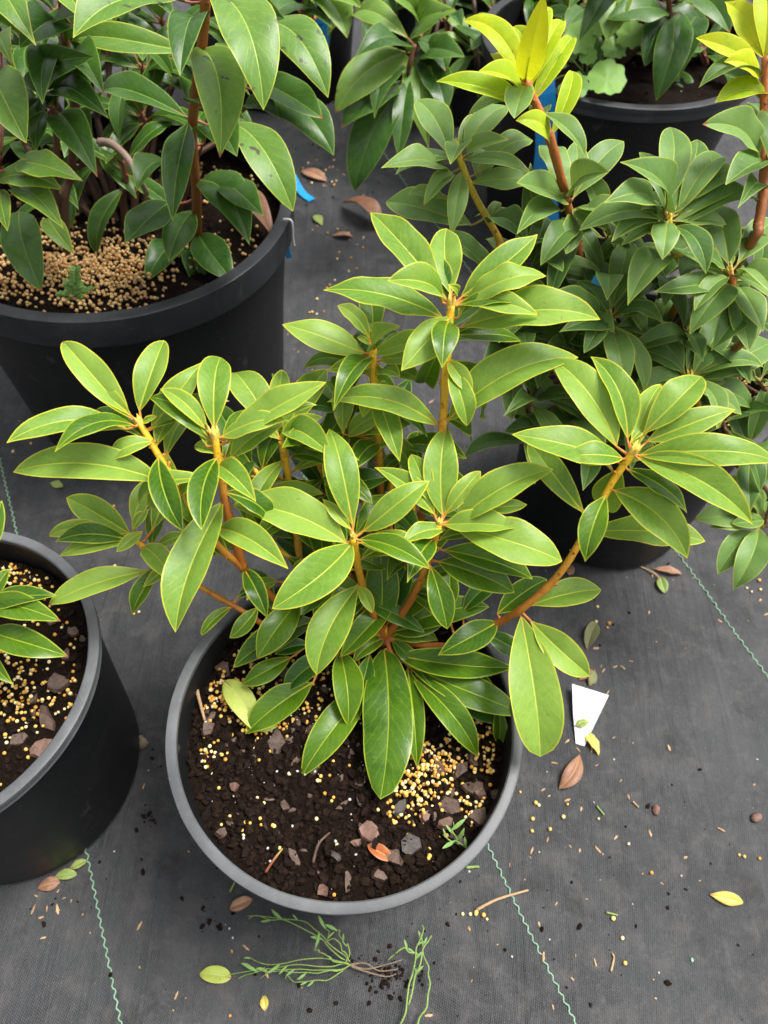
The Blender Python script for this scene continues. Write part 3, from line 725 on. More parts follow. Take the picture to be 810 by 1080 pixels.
mp.leaves(W7, [(372, 553, 347, 452, 34, 45, dict(L=.078)), (383, 560, 453, 507, 30, 28, dict(L=.066)), (370, 558, 340, 526, 13, 32, dict(L=.042)), (365, 572, 243, 534, 45, 8, dict(L=.085)), (368, 573, 287, 642, 45, 3, dict(L=.075, arch=.1)),
               (380, 572, 448, 579, 26, 3, dict(L=.05)), (377, 617, 334, 712, 42, -15, dict(L=.072, arch=.08)), (402, 658, 400, 577, 36, 78, dict(mat='mature', L=.072, arch=.03, fold=.12, shape=(.7, .8))), (376, 617, 393, 647, 18, -15, dict(L=.03)),
               (400, 670, 358, 662, 20, 0, dict(mat='mature', L=.04)), (385, 630, 365, 655, 22, -10, dict(mat='old', L=.05))])
mp.bud(W7, .0016, .006)
W8 = mp.branch(Z(C0, (470, 682, .247), (520, 660, .278), (553, 640, .31), (590, 605, .34), (618, 560, .37), (645, 510, .405), (667, 478, .43)), .0034, .0027)
mp.leaves(W8, [(650, 470, 580, 378, 42, 42), (662, 462, 623, 376, 30, 48, dict(L=.07)), (678, 458, 740, 397, 42, 38, dict(L=.07)), (683, 465, 776, 432, 28, 18, dict(L=.066)), (650, 485, 540, 458, 36, 12, dict(arch=.13)),
               (617, 542, 557, 466, 28, 18, dict(L=.065)), (675, 480, 820, 488, 34, 8, dict(L=.09)), (673, 483, 794, 553, 40, 0, dict(L=.085)), (648, 517, 725, 589, 46, -5, dict(L=.066, arch=.14)),
               (620, 563, 744, 571, 32, 4, dict(L=.08, mat='young')), (655, 495, 634, 532, 40, -50, dict(far=True, L=.05)), (665, 467, 681, 451, 16, 30, dict(L=.022)), (560, 641, 634, 622, 36, 4, dict(L=.055)),
               (550, 650, 570, 798, 54, -18, dict(L=.088, arch=.07, shape=(.9, .62))), (560, 655, 622, 713, 50, -15, dict(L=.062, arch=.12)), (525, 647, 577, 611, 32, 8, dict(mat='mature', L=.055)), (660, 490, 690, 470, 26, 15, dict(L=.04)),
               (523, 655, 462, 691, 30, -2, dict(mat='mature', L=.052, arch=.12)), (505, 665, 553, 692, 36, -12, dict(mat='old', L=.06))])
mp.bud(W8, .0026, .010)
W9 = mp.branch(Z(C0, (320, 678, .245), (245, 638, .28), (205, 615, .30), (170, 592, .31), (143, 570, .325)), .0026, .0022)
mp.leaves(W9, [(137, 563, 70, 525, 34, 22, dict(L=.065)), (125, 562, 51, 566, 18, 8, dict(L=.06)), (143, 570, 62, 587, 18, 4, dict(L=.066, rec=.12)), (140, 550, 158, 504, 26, 45, dict(L=.05)), (140, 560, 157, 537, 14, 35, dict(L=.03)),
               (160, 560, 176, 516, 18, 45, dict(L=.045)), (165, 575, 198, 562, 22, 10, dict(L=.04)), (150, 560, 123, 582, 16, 0, dict(L=.03)), (158, 602, 51, 638, 28, -2, dict(L=.085, arch=.12)), (177, 597, 151, 619, 18, -5, dict(L=.03)),
               (245, 640, 212, 671, 12, -10, dict(L=.05, mat='mature')), (272, 640, 242, 673, 26, -12, dict(mat='mature', L=.05)), (250, 630, 275, 612, 24, 10, dict(mat='mature', L=.05)), (290, 650, 262, 600, 26, 15, dict(mat='old', L=.06))])
for w_, k_ in ((W1, 5), (W2, 5), (W3, 6), (W4, 6), (W5, 6), (W6, 6), (W7, 5), (W8, 5), (W9, 4)):
    mp.whorl(w_, k_, .060, ['mature', 'young', 'mature'], (-28, 18), .045)
CB = mp.branch(Z(C0, (407, 668, .252), (406, 662, .258)), .0026, .002, knots=False)
mp.leaves(CB, [(400, 662, 350, 640, 30, 10, dict(L=.055)), (399, 668, 344, 676, 26, -2, dict(L=.055)), (413, 661, 466, 612, 32, 41, dict(L=.062)), (414, 666, 470, 652, 28, 6, dict(L=.055)), (403, 656, 374, 601, 28, 60, dict(L=.062, mat='old')),
               (410, 655, 434, 592, 32, 62, dict(L=.065, mat='old')), (412, 672, 462, 676, 26, -2, dict(L=.052)), (403, 674, 372, 700, 24, -10, dict(L=.042)), (412, 674, 440, 704, 22, -10, dict(L=.045, mat='old'))], mat='mature')
LB1 = mp.branch(Z(C0, (385, 685, .242), (345, 690, .24), (325, 678, .25)), .0022, .0016)
mp.leaves(LB1, [(307, 693, 255, 722, 22, -10, dict(L=.05)), (330, 720, 259, 774, 36, -8, dict(L=.06)), (358, 685, 367, 767, 38, -15, dict(L=.06)), (385, 728, 317, 821, 36, -12, dict(L=.075)), (390, 690, 378, 738, 40, -15, dict(L=.05, mat='old')),
                (330, 680, 290, 690, 26, 0, dict(mat='old', L=.045)), (350, 690, 300, 730, 26, -10, dict(mat='old', L=.06))], mat='mature')
LB2 = mp.branch(Z(C0, (415, 690, .242), (440, 700, .24), (490, 690, .25)), .0022, .0016)
mp.leaves(LB2, [(405, 685, 401, 843, 52, -4, dict(L=.105, arch=.06, fold=.10, shape=(.52, .56))), (430, 705, 440, 811, 22, -15, dict(L=.075)), (433, 712, 504, 798, 30, -10, dict(L=.075)), (428, 703, 551, 753, 34, -4, dict(L=.085)),
                (415, 690, 543, 704, 32, 4, dict(L=.085, arch=.1)), (497, 705, 518, 751, 28, -25, dict(L=.04)), (525, 742, 525, 786, 16, -35, dict(L=.04)), (470, 740, 547, 766, 25, -8, dict(L=.06, mat='old')), (410, 670, 516, 640, 30, 12, dict(L=.072, arch=.14)),
                (415, 640, 466, 611, 32, 15, dict(L=.05, mat='old')), (472, 645, 473, 598, 20, 48, dict(L=.04)), (488, 645, 527, 613, 34, 15, dict(L=.045, mat='old')), (420, 612, 457, 578, 28, 20, dict(L=.05, mat='old')), (440, 700, 500, 740, 30, -15, dict(L=.06, mat='old'))], mat='mature')
for (px, py, z, n) in ((335, 560, .31, 7), (430, 600, .285, 7), (330, 475, .36, 7), (365, 425, .385, 6), (415, 450, .36, 6), (345, 515, .335, 7), (268, 495, .365, 6), (395, 535, .31, 7), (440, 515, .33, 6), (345, 610, .28, 6), (280, 570, .31, 5)):
    b = mp.branch([base, base.lerp(at_z(px, py, z), .5)+Vector((0, 0, .01)), at_z(px, py, z)], .003, .002)
    mp.whorl(b, n, .062, ['mature', 'mature', 'old'])

# ---------------------------------------------------------------- blue-green shrub at right
def pb(key): return Vector((POT[key][0], POT[key][1], SZ[key]))
rb = pb('right')
rp_ = Plant('flowering_shrub', rb, 'blue-green shrub at right with yellow new shoots on red stems', 'shrub', .072, 'blue', 'bark_yellow', 'pet_blue')
def rbranch(pts, r0=.004, r1=.0028, bark=None, lift=.10):
    st = rb+Vector((RN.uniform(-.02, .02), RN.uniform(-.02, .02), -.012)); p0 = pts[0]
    mid = st.lerp(p0, .45); mid.z = max(mid.z, st.z+lift*.8)
    return rp_.branch([st, mid]+pts, r0, r1, bark)
R1 = rbranch(Z((540, 285, .40), (525, 250, .43), (500, 205, .46), (483, 163, .49)))
rp_.leaves(R1, [(475, 165, 439, 106, 34, 42), (490, 155, 536, 112, 26, 38), (492, 163, 538, 147, 20, 25, dict(L=.05)), (470, 183, 402, 177, 26, 8), (497, 237, 407, 213, 38, 4, dict(L=.09)), (480, 185, 446, 218, 18, -10, dict(L=.05)),
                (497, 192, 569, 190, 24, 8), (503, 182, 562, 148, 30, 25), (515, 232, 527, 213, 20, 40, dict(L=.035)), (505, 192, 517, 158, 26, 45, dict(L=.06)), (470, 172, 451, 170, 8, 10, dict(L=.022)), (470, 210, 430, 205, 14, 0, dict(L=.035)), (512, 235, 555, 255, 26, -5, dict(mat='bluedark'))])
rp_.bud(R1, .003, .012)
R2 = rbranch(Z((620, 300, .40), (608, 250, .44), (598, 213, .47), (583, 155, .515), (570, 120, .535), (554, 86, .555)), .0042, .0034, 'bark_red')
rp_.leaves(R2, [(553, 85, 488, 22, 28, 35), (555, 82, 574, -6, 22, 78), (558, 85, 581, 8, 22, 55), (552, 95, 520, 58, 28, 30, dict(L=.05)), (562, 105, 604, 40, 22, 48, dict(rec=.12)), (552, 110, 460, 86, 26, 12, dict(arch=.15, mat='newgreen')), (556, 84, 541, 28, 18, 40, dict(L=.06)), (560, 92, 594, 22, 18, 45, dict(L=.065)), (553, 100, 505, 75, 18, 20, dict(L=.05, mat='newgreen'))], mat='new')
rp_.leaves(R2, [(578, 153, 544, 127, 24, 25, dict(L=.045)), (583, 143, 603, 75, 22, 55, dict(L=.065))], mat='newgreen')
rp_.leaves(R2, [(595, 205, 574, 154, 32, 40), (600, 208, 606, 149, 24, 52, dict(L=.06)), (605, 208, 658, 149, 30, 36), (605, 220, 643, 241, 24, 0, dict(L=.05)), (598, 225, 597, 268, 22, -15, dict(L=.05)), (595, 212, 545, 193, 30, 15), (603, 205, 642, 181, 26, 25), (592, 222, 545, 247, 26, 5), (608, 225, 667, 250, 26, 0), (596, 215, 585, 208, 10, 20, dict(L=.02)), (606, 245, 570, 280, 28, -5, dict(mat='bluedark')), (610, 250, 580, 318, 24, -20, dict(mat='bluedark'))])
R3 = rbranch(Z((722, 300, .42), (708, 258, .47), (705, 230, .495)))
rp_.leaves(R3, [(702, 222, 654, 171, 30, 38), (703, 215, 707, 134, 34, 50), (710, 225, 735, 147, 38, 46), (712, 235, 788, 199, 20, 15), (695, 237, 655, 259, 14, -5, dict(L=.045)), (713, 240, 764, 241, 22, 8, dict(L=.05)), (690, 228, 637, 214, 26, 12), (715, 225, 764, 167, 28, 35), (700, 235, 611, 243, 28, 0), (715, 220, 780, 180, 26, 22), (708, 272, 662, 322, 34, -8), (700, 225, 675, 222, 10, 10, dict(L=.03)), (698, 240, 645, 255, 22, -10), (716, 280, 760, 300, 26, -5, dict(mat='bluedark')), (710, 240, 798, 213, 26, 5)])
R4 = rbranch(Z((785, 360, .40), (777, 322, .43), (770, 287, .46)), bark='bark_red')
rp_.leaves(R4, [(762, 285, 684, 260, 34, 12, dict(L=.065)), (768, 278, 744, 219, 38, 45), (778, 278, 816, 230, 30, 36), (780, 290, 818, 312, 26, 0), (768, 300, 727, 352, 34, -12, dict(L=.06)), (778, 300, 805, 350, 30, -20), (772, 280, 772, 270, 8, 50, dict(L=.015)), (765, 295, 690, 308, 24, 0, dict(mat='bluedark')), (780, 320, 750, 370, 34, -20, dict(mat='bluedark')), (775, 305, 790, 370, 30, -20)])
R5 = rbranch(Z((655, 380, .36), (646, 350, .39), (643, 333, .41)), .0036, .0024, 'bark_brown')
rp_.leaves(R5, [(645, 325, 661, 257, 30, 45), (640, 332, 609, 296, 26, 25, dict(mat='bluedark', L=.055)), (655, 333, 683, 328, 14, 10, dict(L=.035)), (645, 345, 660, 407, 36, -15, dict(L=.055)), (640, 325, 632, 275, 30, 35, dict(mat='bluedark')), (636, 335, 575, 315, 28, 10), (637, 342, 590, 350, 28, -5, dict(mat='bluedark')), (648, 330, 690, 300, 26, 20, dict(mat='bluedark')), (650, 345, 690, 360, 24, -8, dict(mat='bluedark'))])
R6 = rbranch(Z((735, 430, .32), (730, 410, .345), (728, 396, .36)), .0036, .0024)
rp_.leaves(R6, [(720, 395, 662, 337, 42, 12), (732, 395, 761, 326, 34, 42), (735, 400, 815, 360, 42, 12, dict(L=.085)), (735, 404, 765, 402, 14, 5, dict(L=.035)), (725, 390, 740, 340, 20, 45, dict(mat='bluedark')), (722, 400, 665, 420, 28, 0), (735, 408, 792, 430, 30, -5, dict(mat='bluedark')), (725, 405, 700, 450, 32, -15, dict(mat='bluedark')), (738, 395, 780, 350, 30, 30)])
R7 = rbranch(Z((790, 260, .47), (800, 235, .485), (806, 185, .51), (806, 120, .535), (808, 60, .565)), .0044, .0034, 'bark_red')
rp_.leaves(R7, [(803, 62, 764, 2, 36, 32), (805, 60, 800, -18, 30, 55), (800, 75, 734, 40, 24, 15, dict(L=.06)), (800, 90, 764, 65, 22, 20, dict(L=.045)), (812, 100, 754, 108, 22, 4, dict(L=.05)), (812, 62, 830, 0, 26, 40)], mat='new')
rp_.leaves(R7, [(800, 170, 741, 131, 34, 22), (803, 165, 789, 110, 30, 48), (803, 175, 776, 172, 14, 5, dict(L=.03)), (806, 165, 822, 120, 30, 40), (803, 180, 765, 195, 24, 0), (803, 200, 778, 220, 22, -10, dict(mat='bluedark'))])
R8 = rbranch(Z((790, 500, .27), (812, 525, .24), (806, 553, .205)), .0032, .002, 'bark_brown', .02)
rp_.leaves(R8, [(800, 557, 773, 622, 36, -15, dict(L=.062)), (795, 550, 732, 548, 30, 4, dict(L=.062)), (795, 560, 757, 606, 28, -12, dict(L=.055)), (803, 545, 764, 502, 30, 20, dict(L=.055)), (808, 545, 812, 488, 30, 40), (805, 548, 772, 552, 24, 10, dict(L=.04)), (812, 550, 840, 600, 30, -10), (800, 540, 780, 520, 20, 15, dict(L=.045))])
for w_ in (R1, R2, R3, R4, R5, R6, R7, R8):
    rp_.whorl(w_, 6, .060, ['blue', 'blue', 'bluedark'], (-25, 15), .07 if w_ in (R2, R7) else .03)
    if w_ not in (R2, R7): rp_.bud(w_, .0020, .007, 4)
for (px, py, z, n) in ((565, 262, .42, 6), (560, 318, .39, 7), (612, 385, .34, 8), (560, 420, .31, 8), (545, 385, .33, 6), (690, 365, .35, 8), (760, 440, .30, 7), (670, 440, .30, 7), (600, 440, .29, 7), (795, 300, .40, 6), (750, 340, .36, 6), (690, 300, .40, 6), (620, 300, .39, 6), (530, 300, .40, 5), (800, 400, .33, 6), (580, 350, .36, 6), (790, 470, .28, 7), (640, 250, .43, 5), (540, 350, .36, 7), (660, 390, .33, 7), (725, 350, .38, 7), (575, 385, .34, 7), (640, 300, .41, 6), (740, 270, .44, 6), (560, 290, .41, 6), (690, 420, .31, 7), (605, 330, .38, 6), (625, 465, .27, 7), (560, 460, .27, 6)):
    b = rbranch(Z((px+6, py+18, z-.025), (px, py, z)), .0032, .002, 'bark_brown')
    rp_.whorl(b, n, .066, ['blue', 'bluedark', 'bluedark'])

# ---------------------------------------------------------------- shrub in the pot at the left edge
lb = pb('left')
lp_ = Plant('flowering_shrub', lb, 'dark green shrub cut off by the left edge in its own pot', 'shrub', .075, 'mature', 'bark_brown', 'pet_red')
LL = lp_.branch([lb+Vector((0, 0, -.012)), lb+Vector((.008, .005, .03)), lb+Vector((.014, .012, .06))], .005, .003)
lp_.leaves(LL, [(-12, 640, 64, 655, 30, 6, dict(L=.085)), (-14, 665, 72, 692, 32, 0, dict(L=.085)), (-10, 640, 60, 628, 22, 12), (-22, 690, 14, 722, 24, 0), (-24, 790, 51, 766, 36, 8, dict(L=.07)), (-24, 800, 9, 856, 26, -10), (-20, 600, 2, 528, 24, 35), (-40, 640, -60, 590, 30, 20), (-60, 680, -130, 690, 30, 10), (-50, 710, -90, 760, 30, 0), (-14, 640, 10, 600, 20, 30, dict(L=.05))])

# ---------------------------------------------------------------- shrub in the large upper left pot
bb = pb('big')
bp = Plant('flowering_shrub', bb, 'tall shrub with spotted dark leaves in the large upper left pot', 'shrub', .115, 'spotted', 'bark_brown', 'pet_red', .0014, .5)
def bbranch(pts, r0=.006, r1=.004, bark=None, off=(0, 0)):
    st = bb+Vector((off[0], off[1], -.012)); p0 = pts[0]; mid = st.lerp(p0, .5); mid.z += .02
    return bp.branch([st, mid]+pts, r0, r1, bark)
BA = bp.branch([Vector((at_z(207, 248, SZ['big']).x, at_z(207, 248, SZ['big']).y, SZ['big']-.01))] + Yp((207, 200, .75), (203, 135, .74), (213, 50, .72), (217, 0, .71), (219, -40, .70)), .0058, .0042, 'bark_red')
bp.leaves(BA, [(213, 53, 232, 166, 54, -18), (222, -10, 278, 116, 56, -8), (195, 0, 77, 40, 50, 4), (203, 55, 75, 43, 28, 0), (199, 128, 182, 233, 34, -20, dict(mat='deep')), (197, 123, 105, 104, 28, 4, dict(mat='deep')),
               (243, 130, 309, 223, 40, -12, dict(mat='spotted')), (212, 190, 263, 258, 44, -10, dict(mat='deep')), (205, 222, 178, 276, 32, -15, dict(mat='deep')), (210, 245, 246, 297, 38, -15, dict(mat='deep')), (180, 213, 132, 256, 36, -8, dict(mat='deep')), (178, 172, 144, 202, 30, 0, dict(mat='deep', L=.08)),
               (190, 255, 154, 298, 30, -15, dict(mat='deep')), (198, 258, 207, 307, 32, -20, dict(mat='deep')), (235, 190, 278, 228, 32, -8, dict(mat='deep')), (215, 150, 250, 165, 34, 0, dict(mat='deep')), (210, 110, 260, 128, 30, 5, dict(mat='deep')), (212, 30, 190, 80, 36, 0, dict(mat='deep'))])
BB = bbranch(Yp((262, 60, .86), (270, 20, .84), (272, -20, .83)), .005, .0035, off=(.06, .04))
bp.leaves(BB, [(270, 27, 346, 103, 42, -6, dict(L=.12)), (272, 95, 352, 164, 40, -10, dict(mat='deep', L=.12)), (268, 85, 340, 125, 36, -2, dict(mat='deep')), (268, 60, 240, 100, 36, -10, dict(mat='deep')), (255, 118, 295, 125, 24, 0, dict(mat='deep', L=.08)), (270, 40, 300, 20, 34, 20, dict(mat='deep'))])
BC = bbranch(Yp((75, 180, .78), (79, 100, .76), (68, 40, .75), (66, -20, .74)), .0055, .004, 'bark_brown', (-.05, -.05))
bp.leaves(BC, [(0, -20, 38, 48, 42, -10), (70, -15, 95, 30, 38, 0), (60, -5, 20, -20, 40, 10), (70, 60, 45, 110, 34, -10, dict(mat='deep')), (78, 70, 110, 100, 34, 0, dict(mat='deep')), (72, 90, 100, 60, 34, 15, dict(mat='deep')), (68, 45, 20, 52, 34, 5, dict(mat='deep')), (74, 25, 120, 5, 36, 15, dict(mat='deep'))])
BD = bbranch(Yp((60, 150, .74), (55, 113, .73)), .004, .003, None, (-.06, -.03))
bp.leaves(BD, [(62, 120, 103, 187, 38, -12, dict(mat='deep')), (58, 108, 97, 84, 26, 15, dict(mat='deep', L=.08)), (60, 113, 115, 125, 28, 2, dict(mat='deep')), (52, 108, 24, 86, 30, 15, dict(mat='deep', L=.07)), (50, 112, 22, 132, 26, 0, dict(mat='deep', L=.07)), (55, 105, 65, 70, 26, 35, dict(mat='deep', L=.08)), (50, 118, 38, 160, 24, -15, dict(mat='deep', L=.07)), (57, 106, 40, 76, 26, 30, dict(mat='deep', L=.07))])
BE = bbranch(Yp((2, 230, .68), (-8, 180, .66)), .004, .003, None, (-.08, -.06))
bp.leaves(BE, [(-5, 192, 67, 201, 28, 2, dict(L=.08)), (20, 172, 88, 191, 34, 0, dict(L=.075)), (18, 202, 67, 241, 34, -10, dict(L=.08)), (20, 223, 44, 307, 44, -20, dict(L=.095, mat='deep')), (50, 230, 78, 268, 26, -15, dict(L=.06)), (0, 200, 8, 244, 22, -25, dict(L=.06)), (-5, 80, 28, 151, 52, -15), (0, 40, 14, 70, 30, -10), (-10, 300, 3, 345, 20, -30, dict(L=.06)), (-15, 175, -60, 220, 34, 0), (-10, 170, -40, 120, 34, 20)])
for (px, py, y, n) in ((30, 40, .92, 7), (110, 30, .92, 7), (150, 70, .92, 8), (150, 120, .88, 8), (100, 150, .86, 7), (25, 130, .86, 7), (230, 120, .92, 7), (180, 60, .95, 7), (130, 170, .82, 6), (250, 40, 1.0, 7), (170, 20, 1.0, 7), (60, 190, .84, 6), (60, 10, .98, 7), (215, 80, .98, 6), (10, 80, .95, 8), (50, 70, .98, 8), (95, 75, .95, 7), (130, 10, 1.0, 7), (0, 20, 1.0, 7), (90, 115, .95, 7), (0, 165, .9, 6)):
    p = at_y(px, py, y); q = at_y(px+3, py+25, y)
    b = bbranch([q, p], .0045, .003, None, ((p.x-bb.x)*.3, (p.y-bb.y)*.3))
    bp.whorl(b, n, .085, ['deep', 'deep', 'old'], (-40, 35), ratio=.29)

# ---------------------------------------------------------------- shrubs behind
fb = pb('far')
fp = Plant('flowering_shrub', fb, 'drooping dark shrub at top centre in front of the far pots', 'shrub', .125, 'spotted', 'bark_brown', 'pet_red', .0014, .5)
def fbranch(plant, st, pts, r0=.005, r1=.0035, bark=None):
    mid = st.lerp(pts[0], .5); mid.z += .06
    return plant.branch([st+Vector((0, 0, -.012)), mid]+pts, r0, r1, bark)
FA = fbranch(fp, fb, Yp((432, 75, 1.22), (437, 47, 1.20)))
fp.leaves(FA, [(428, 55, 354, 119, 40, -10), (442, 60, 452, 156, 32, -20), (425, 85, 374, 202, 42, -25, dict(mat='deep')), (432, 80, 420, 166, 18, -30, dict(mat='deep')), (430, 40, 369, 20, 26, 10), (440, 40, 470, 75, 30, -5, dict(mat='deep')), (438, 35, 410, -5, 34, 25), (445, 40, 480, 10, 34, 20), (430, 55, 375, 60, 26, 5, dict(mat='deep')), (443, 55, 490, 60, 30, 0, dict(mat='deep')), (420, 90, 360, 135, 34, -10, dict(mat='deep')), (428, 70, 395, 125, 26, -20, dict(mat='deep')), (440, 65, 470, 120, 30, -20, dict(mat='deep'))])
FB = fbranch(fp, fb, Yp((330, 20, 1.35), (318, 5, 1.33)), bark='bark_red')
fp.leaves(FB, [(322, 0, 366, 40, 36, -5), (318, 10, 280, 25, 28, 5, dict(mat='deep')), (320, 5, 300, -20, 28, 20), (330, 20, 350, 30, 24, 0, dict(mat='deep')), (325, 10, 380, 8, 34, 10)])
for (px, py, y, n) in ((400, 10, 1.5, 7), (470, 20, 1.45, 7), (500, 50, 1.42, 8), (380, -20, 1.5, 7), (440, 90, 1.4, 6), (520, 10, 1.5, 7), (455, -10, 1.6, 7), (540, 60, 1.5, 6), (350, -15, 1.6, 6)):
    b = fbranch(fp, fb, [at_y(px+4, py+18, y), at_y(px, py, y)], .0045, .003)
    fp.whorl(b, n, .10, ['deep', 'spotted', 'deep', 'old'], (-40, 35), ratio=.29)
kb = pb('back')
kp = Plant('flowering_shrub', kb, 'dark shrub with hanging leaves in the large top right pot', 'shrub', .12, 'deep', 'bark_brown', 'pet_red', .0014, .5)
KA = fbranch(kp, kb, Yp((708, 35, 1.22), (706, 10, 1.20), (704, -20, 1.18)))
kp.leaves(KA, [(716, 12, 692, 106, 36, -25), (735, 18, 716, 82, 34, -15), (705, 15, 640, 20, 30, 0), (712, 5, 770, 35, 34, 0), (700, 0, 660, -30, 34, 10), (715, -5, 750, -20, 34, 10), (702, 20, 680, 70, 30, -20)])
KB = fbranch(kp, kb, Yp((640, 0, 1.2), (655, -25, 1.15)))
kp.leaves(KB, [(656, -15, 640, 43, 38, -20, dict(mat='spotted')), (650, -20, 600, 10, 34, 0), (655, -25, 700, -10, 34, 0), (645, -10, 610, 45, 30, -15)])
for (px, py, y, n) in ((600, 10, 1.42, 7), (660, 10, 1.45, 8), (740, 0, 1.4, 8), (570, 20, 1.45, 6), (690, 40, 1.4, 6), (760, 20, 1.35, 6), (720, -20, 1.5, 7), (630, -10, 1.6, 7), (790, -10, 1.5, 7), (600, 40, 1.36, 7), (650, 50, 1.32, 7), (700, 60, 1.3, 6), (740, 50, 1.28, 6), (560, 40, 1.38, 6), (620, 5, 1.3, 7), (680, 5, 1.3, 7)):
    b = fbranch(kp, kb, [at_y(px+4, py+18, y), at_y(px, py, y)], .0045, .003)
    kp.whorl(b, n, .10, ['deep', 'deep', 'old'], (-45, 35), ratio=.29)

# ---------------------------------------------------------------- weeds
def disc_leaf(c, nrm, r, lobes, rnd, up):
    v = [tuple(c)]; f = []; n = 36; nrm = nrm.normalized(); a = (up-nrm*up.dot(nrm)).normalized(); b = nrm.cross(a)
    uv = [(0.0, 0.0)]; mm = [(0, r*1000)]
    for ring in (.35, .7, 1.0):
        for k in range(n):
            th = 6.2832*k/n; rr = r*ring*(1+.07*math.cos(lobes*th)*ring)*(.82+.18*abs(math.cos(th/2)))*(.95+.1*rnd.random()*ring)
            v.append(tuple(c+(a*math.cos(th)+b*math.sin(th)*.92)*rr + nrm*(.10*r*ring*ring*math.cos(2*th)+.03*r*math.sin(5*th)*ring)))
            uv.append((.5+.45*ring*math.cos(th), ring*math.sin(th))); mm.append((abs(math.sin(th))*ring*r*1000, (1-ring)*r*1000))
    for k in range(n): f.append((0, 1+k, 1+(k+1) % n))
    for q in range(2):
        for k in range(n): f.append((1+q*n+k, 1+(q+1)*n+k, 1+(q+1)*n+(k+1) % n, 1+q*n+(k+1) % n))
    me = pydata('leaf', v, f); l1 = me.uv_layers.new(name='uv'); l2 = me.uv_layers.new(name='mm')
    for lp in me.loops: l1.data[lp.index].uv = uv[lp.vertex_index]; l2.data[lp.index].uv = mm[lp.vertex_index]
    return me
def part(root, name, me, mat):
    o = link(name, me, mat, root); o.matrix_parent_inverse = Matrix.Translation(-Vector(root.location)); return o
rw = random.Random(5)
g = at_z(620, 82, SZ['back'])
wd = empty('weed_seedling', g, 'pale green weed with rounded scalloped leaves at the rim of the top right pot', 'weed')
for (px, py, y, r) in ((640, 84, 1.11, .030), (612, 42, 1.17, .026), (607, 92, 1.10, .020), (585, 62, 1.16, .022), (665, 38, 1.18, .022), (620, 60, 1.15, .014), (600, 95, 1.11, .018), (648, 52, 1.17, .020), (632, 25, 1.19, .022), (570, 95, 1.13, .02)):
    c = at_y(px, py, y); nr = (UPV*.9+(CP-c).normalized()*.75+Vector((rw.uniform(-.25, .25), rw.uniform(-.2, .2), 0)))
    part(wd, 'leaf', disc_leaf(c, nr, r, 9, rw, UPV), M['weed'])
    st = g+Vector((rw.uniform(-.01, .01), rw.uniform(-.01, .01), -.003))
    part(wd, 'stalk', tube_mesh('stalk', spline([st, st.lerp(c, .6)+Vector((0, 0, .012)), c-nr.normalized()*.0005], 5), [.0011]*11, 6), M['stalk'])
# ferny seedling in the large pot
g = at_z(82, 315, SZ['big'])
fs = empty('weed_seedling', g, 'small ferny green seedling growing in the crust of the large upper left pot', 'weed')
for (tx, ty, zz) in ((80, 283, .055), (65, 312, .02), (95, 305, .03), (72, 298, .035), (92, 318, .012)):
    T = at_y(tx, ty, g.y+rw.uniform(-.005, .012)); pts = spline([g-UPV*.004, g.lerp(T, .5)+UPV*.004, T], 6)
    part(fs, 'stalk', tube_mesh('stalk', pts, [.0008]*len(pts), 5), M['stalk'])
    for i in range(2, len(pts)):
        for s in (-1, 1):
            d = Vector((s*.9, rw.uniform(-.4, .4), .35)).normalized(); l = .0095*(1.15-.5*i/len(pts))
            me = leaf_mesh(pts[i], pts[i], pts[i]+d*l, l*.5, UPV*.5+(CP-g).normalized(), .05, .1, .05, .05, rw, .0002, (.8, .8))
            x = link('leaflet', me, [M['weed'], M['stalk']], fs); x.matrix_parent_inverse = Matrix.Translation(-Vector(fs.location))
def sprig(name, root_px, stems, label, mat='stalk', rad=.0009, z0=.002, leaflets=0, seed=1):
    rnd = random.Random(seed); g = at_z(root_px[0], root_px[1], 0); g.z = ground_h(g.x, g.y)
    o = empty(name, g, label, 'weed')
    for s in stems:
        pts = []
        for (px, py, z) in s:
            p = at_z(px, py, z); p.z = max(ground_h(p.x, p.y)+.0012, z); pts.append(p)
        pts = [q+Vector((rnd.gauss(0, .0012), rnd.gauss(0, .0012), abs(rnd.gauss(0, .0005)))) for q in spline(pts, 3)]; pts = spline(pts, 3); n = len(pts)
        part(o, 'stalk', tube_mesh('stalk', pts, [rad*(1.1-.55*i/(n-1)) for i in range(n)], 5), M[mat])
        for k in range(leaflets):
            i = rnd.randint(n//4, n-1); th = rnd.uniform(0, 6.28); l = rnd.uniform(.006, .014)
            d = (pts[min(i+1, n-1)]-pts[max(0, i-1)]).normalized()+Vector((math.cos(th)*.6, math.sin(th)*.6, .25)); d.normalize()
            me = leaf_mesh(pts[i], pts[i], pts[i]+d*l, l*.22, UPV, .06, .1, .05, .05, rnd, .0003, (.8, .8))
            x = link('leaf', me, [M['weed'], M['stalk']], o); x.matrix_parent_inverse = Matrix.Translation(-Vector(o.location))
    return o
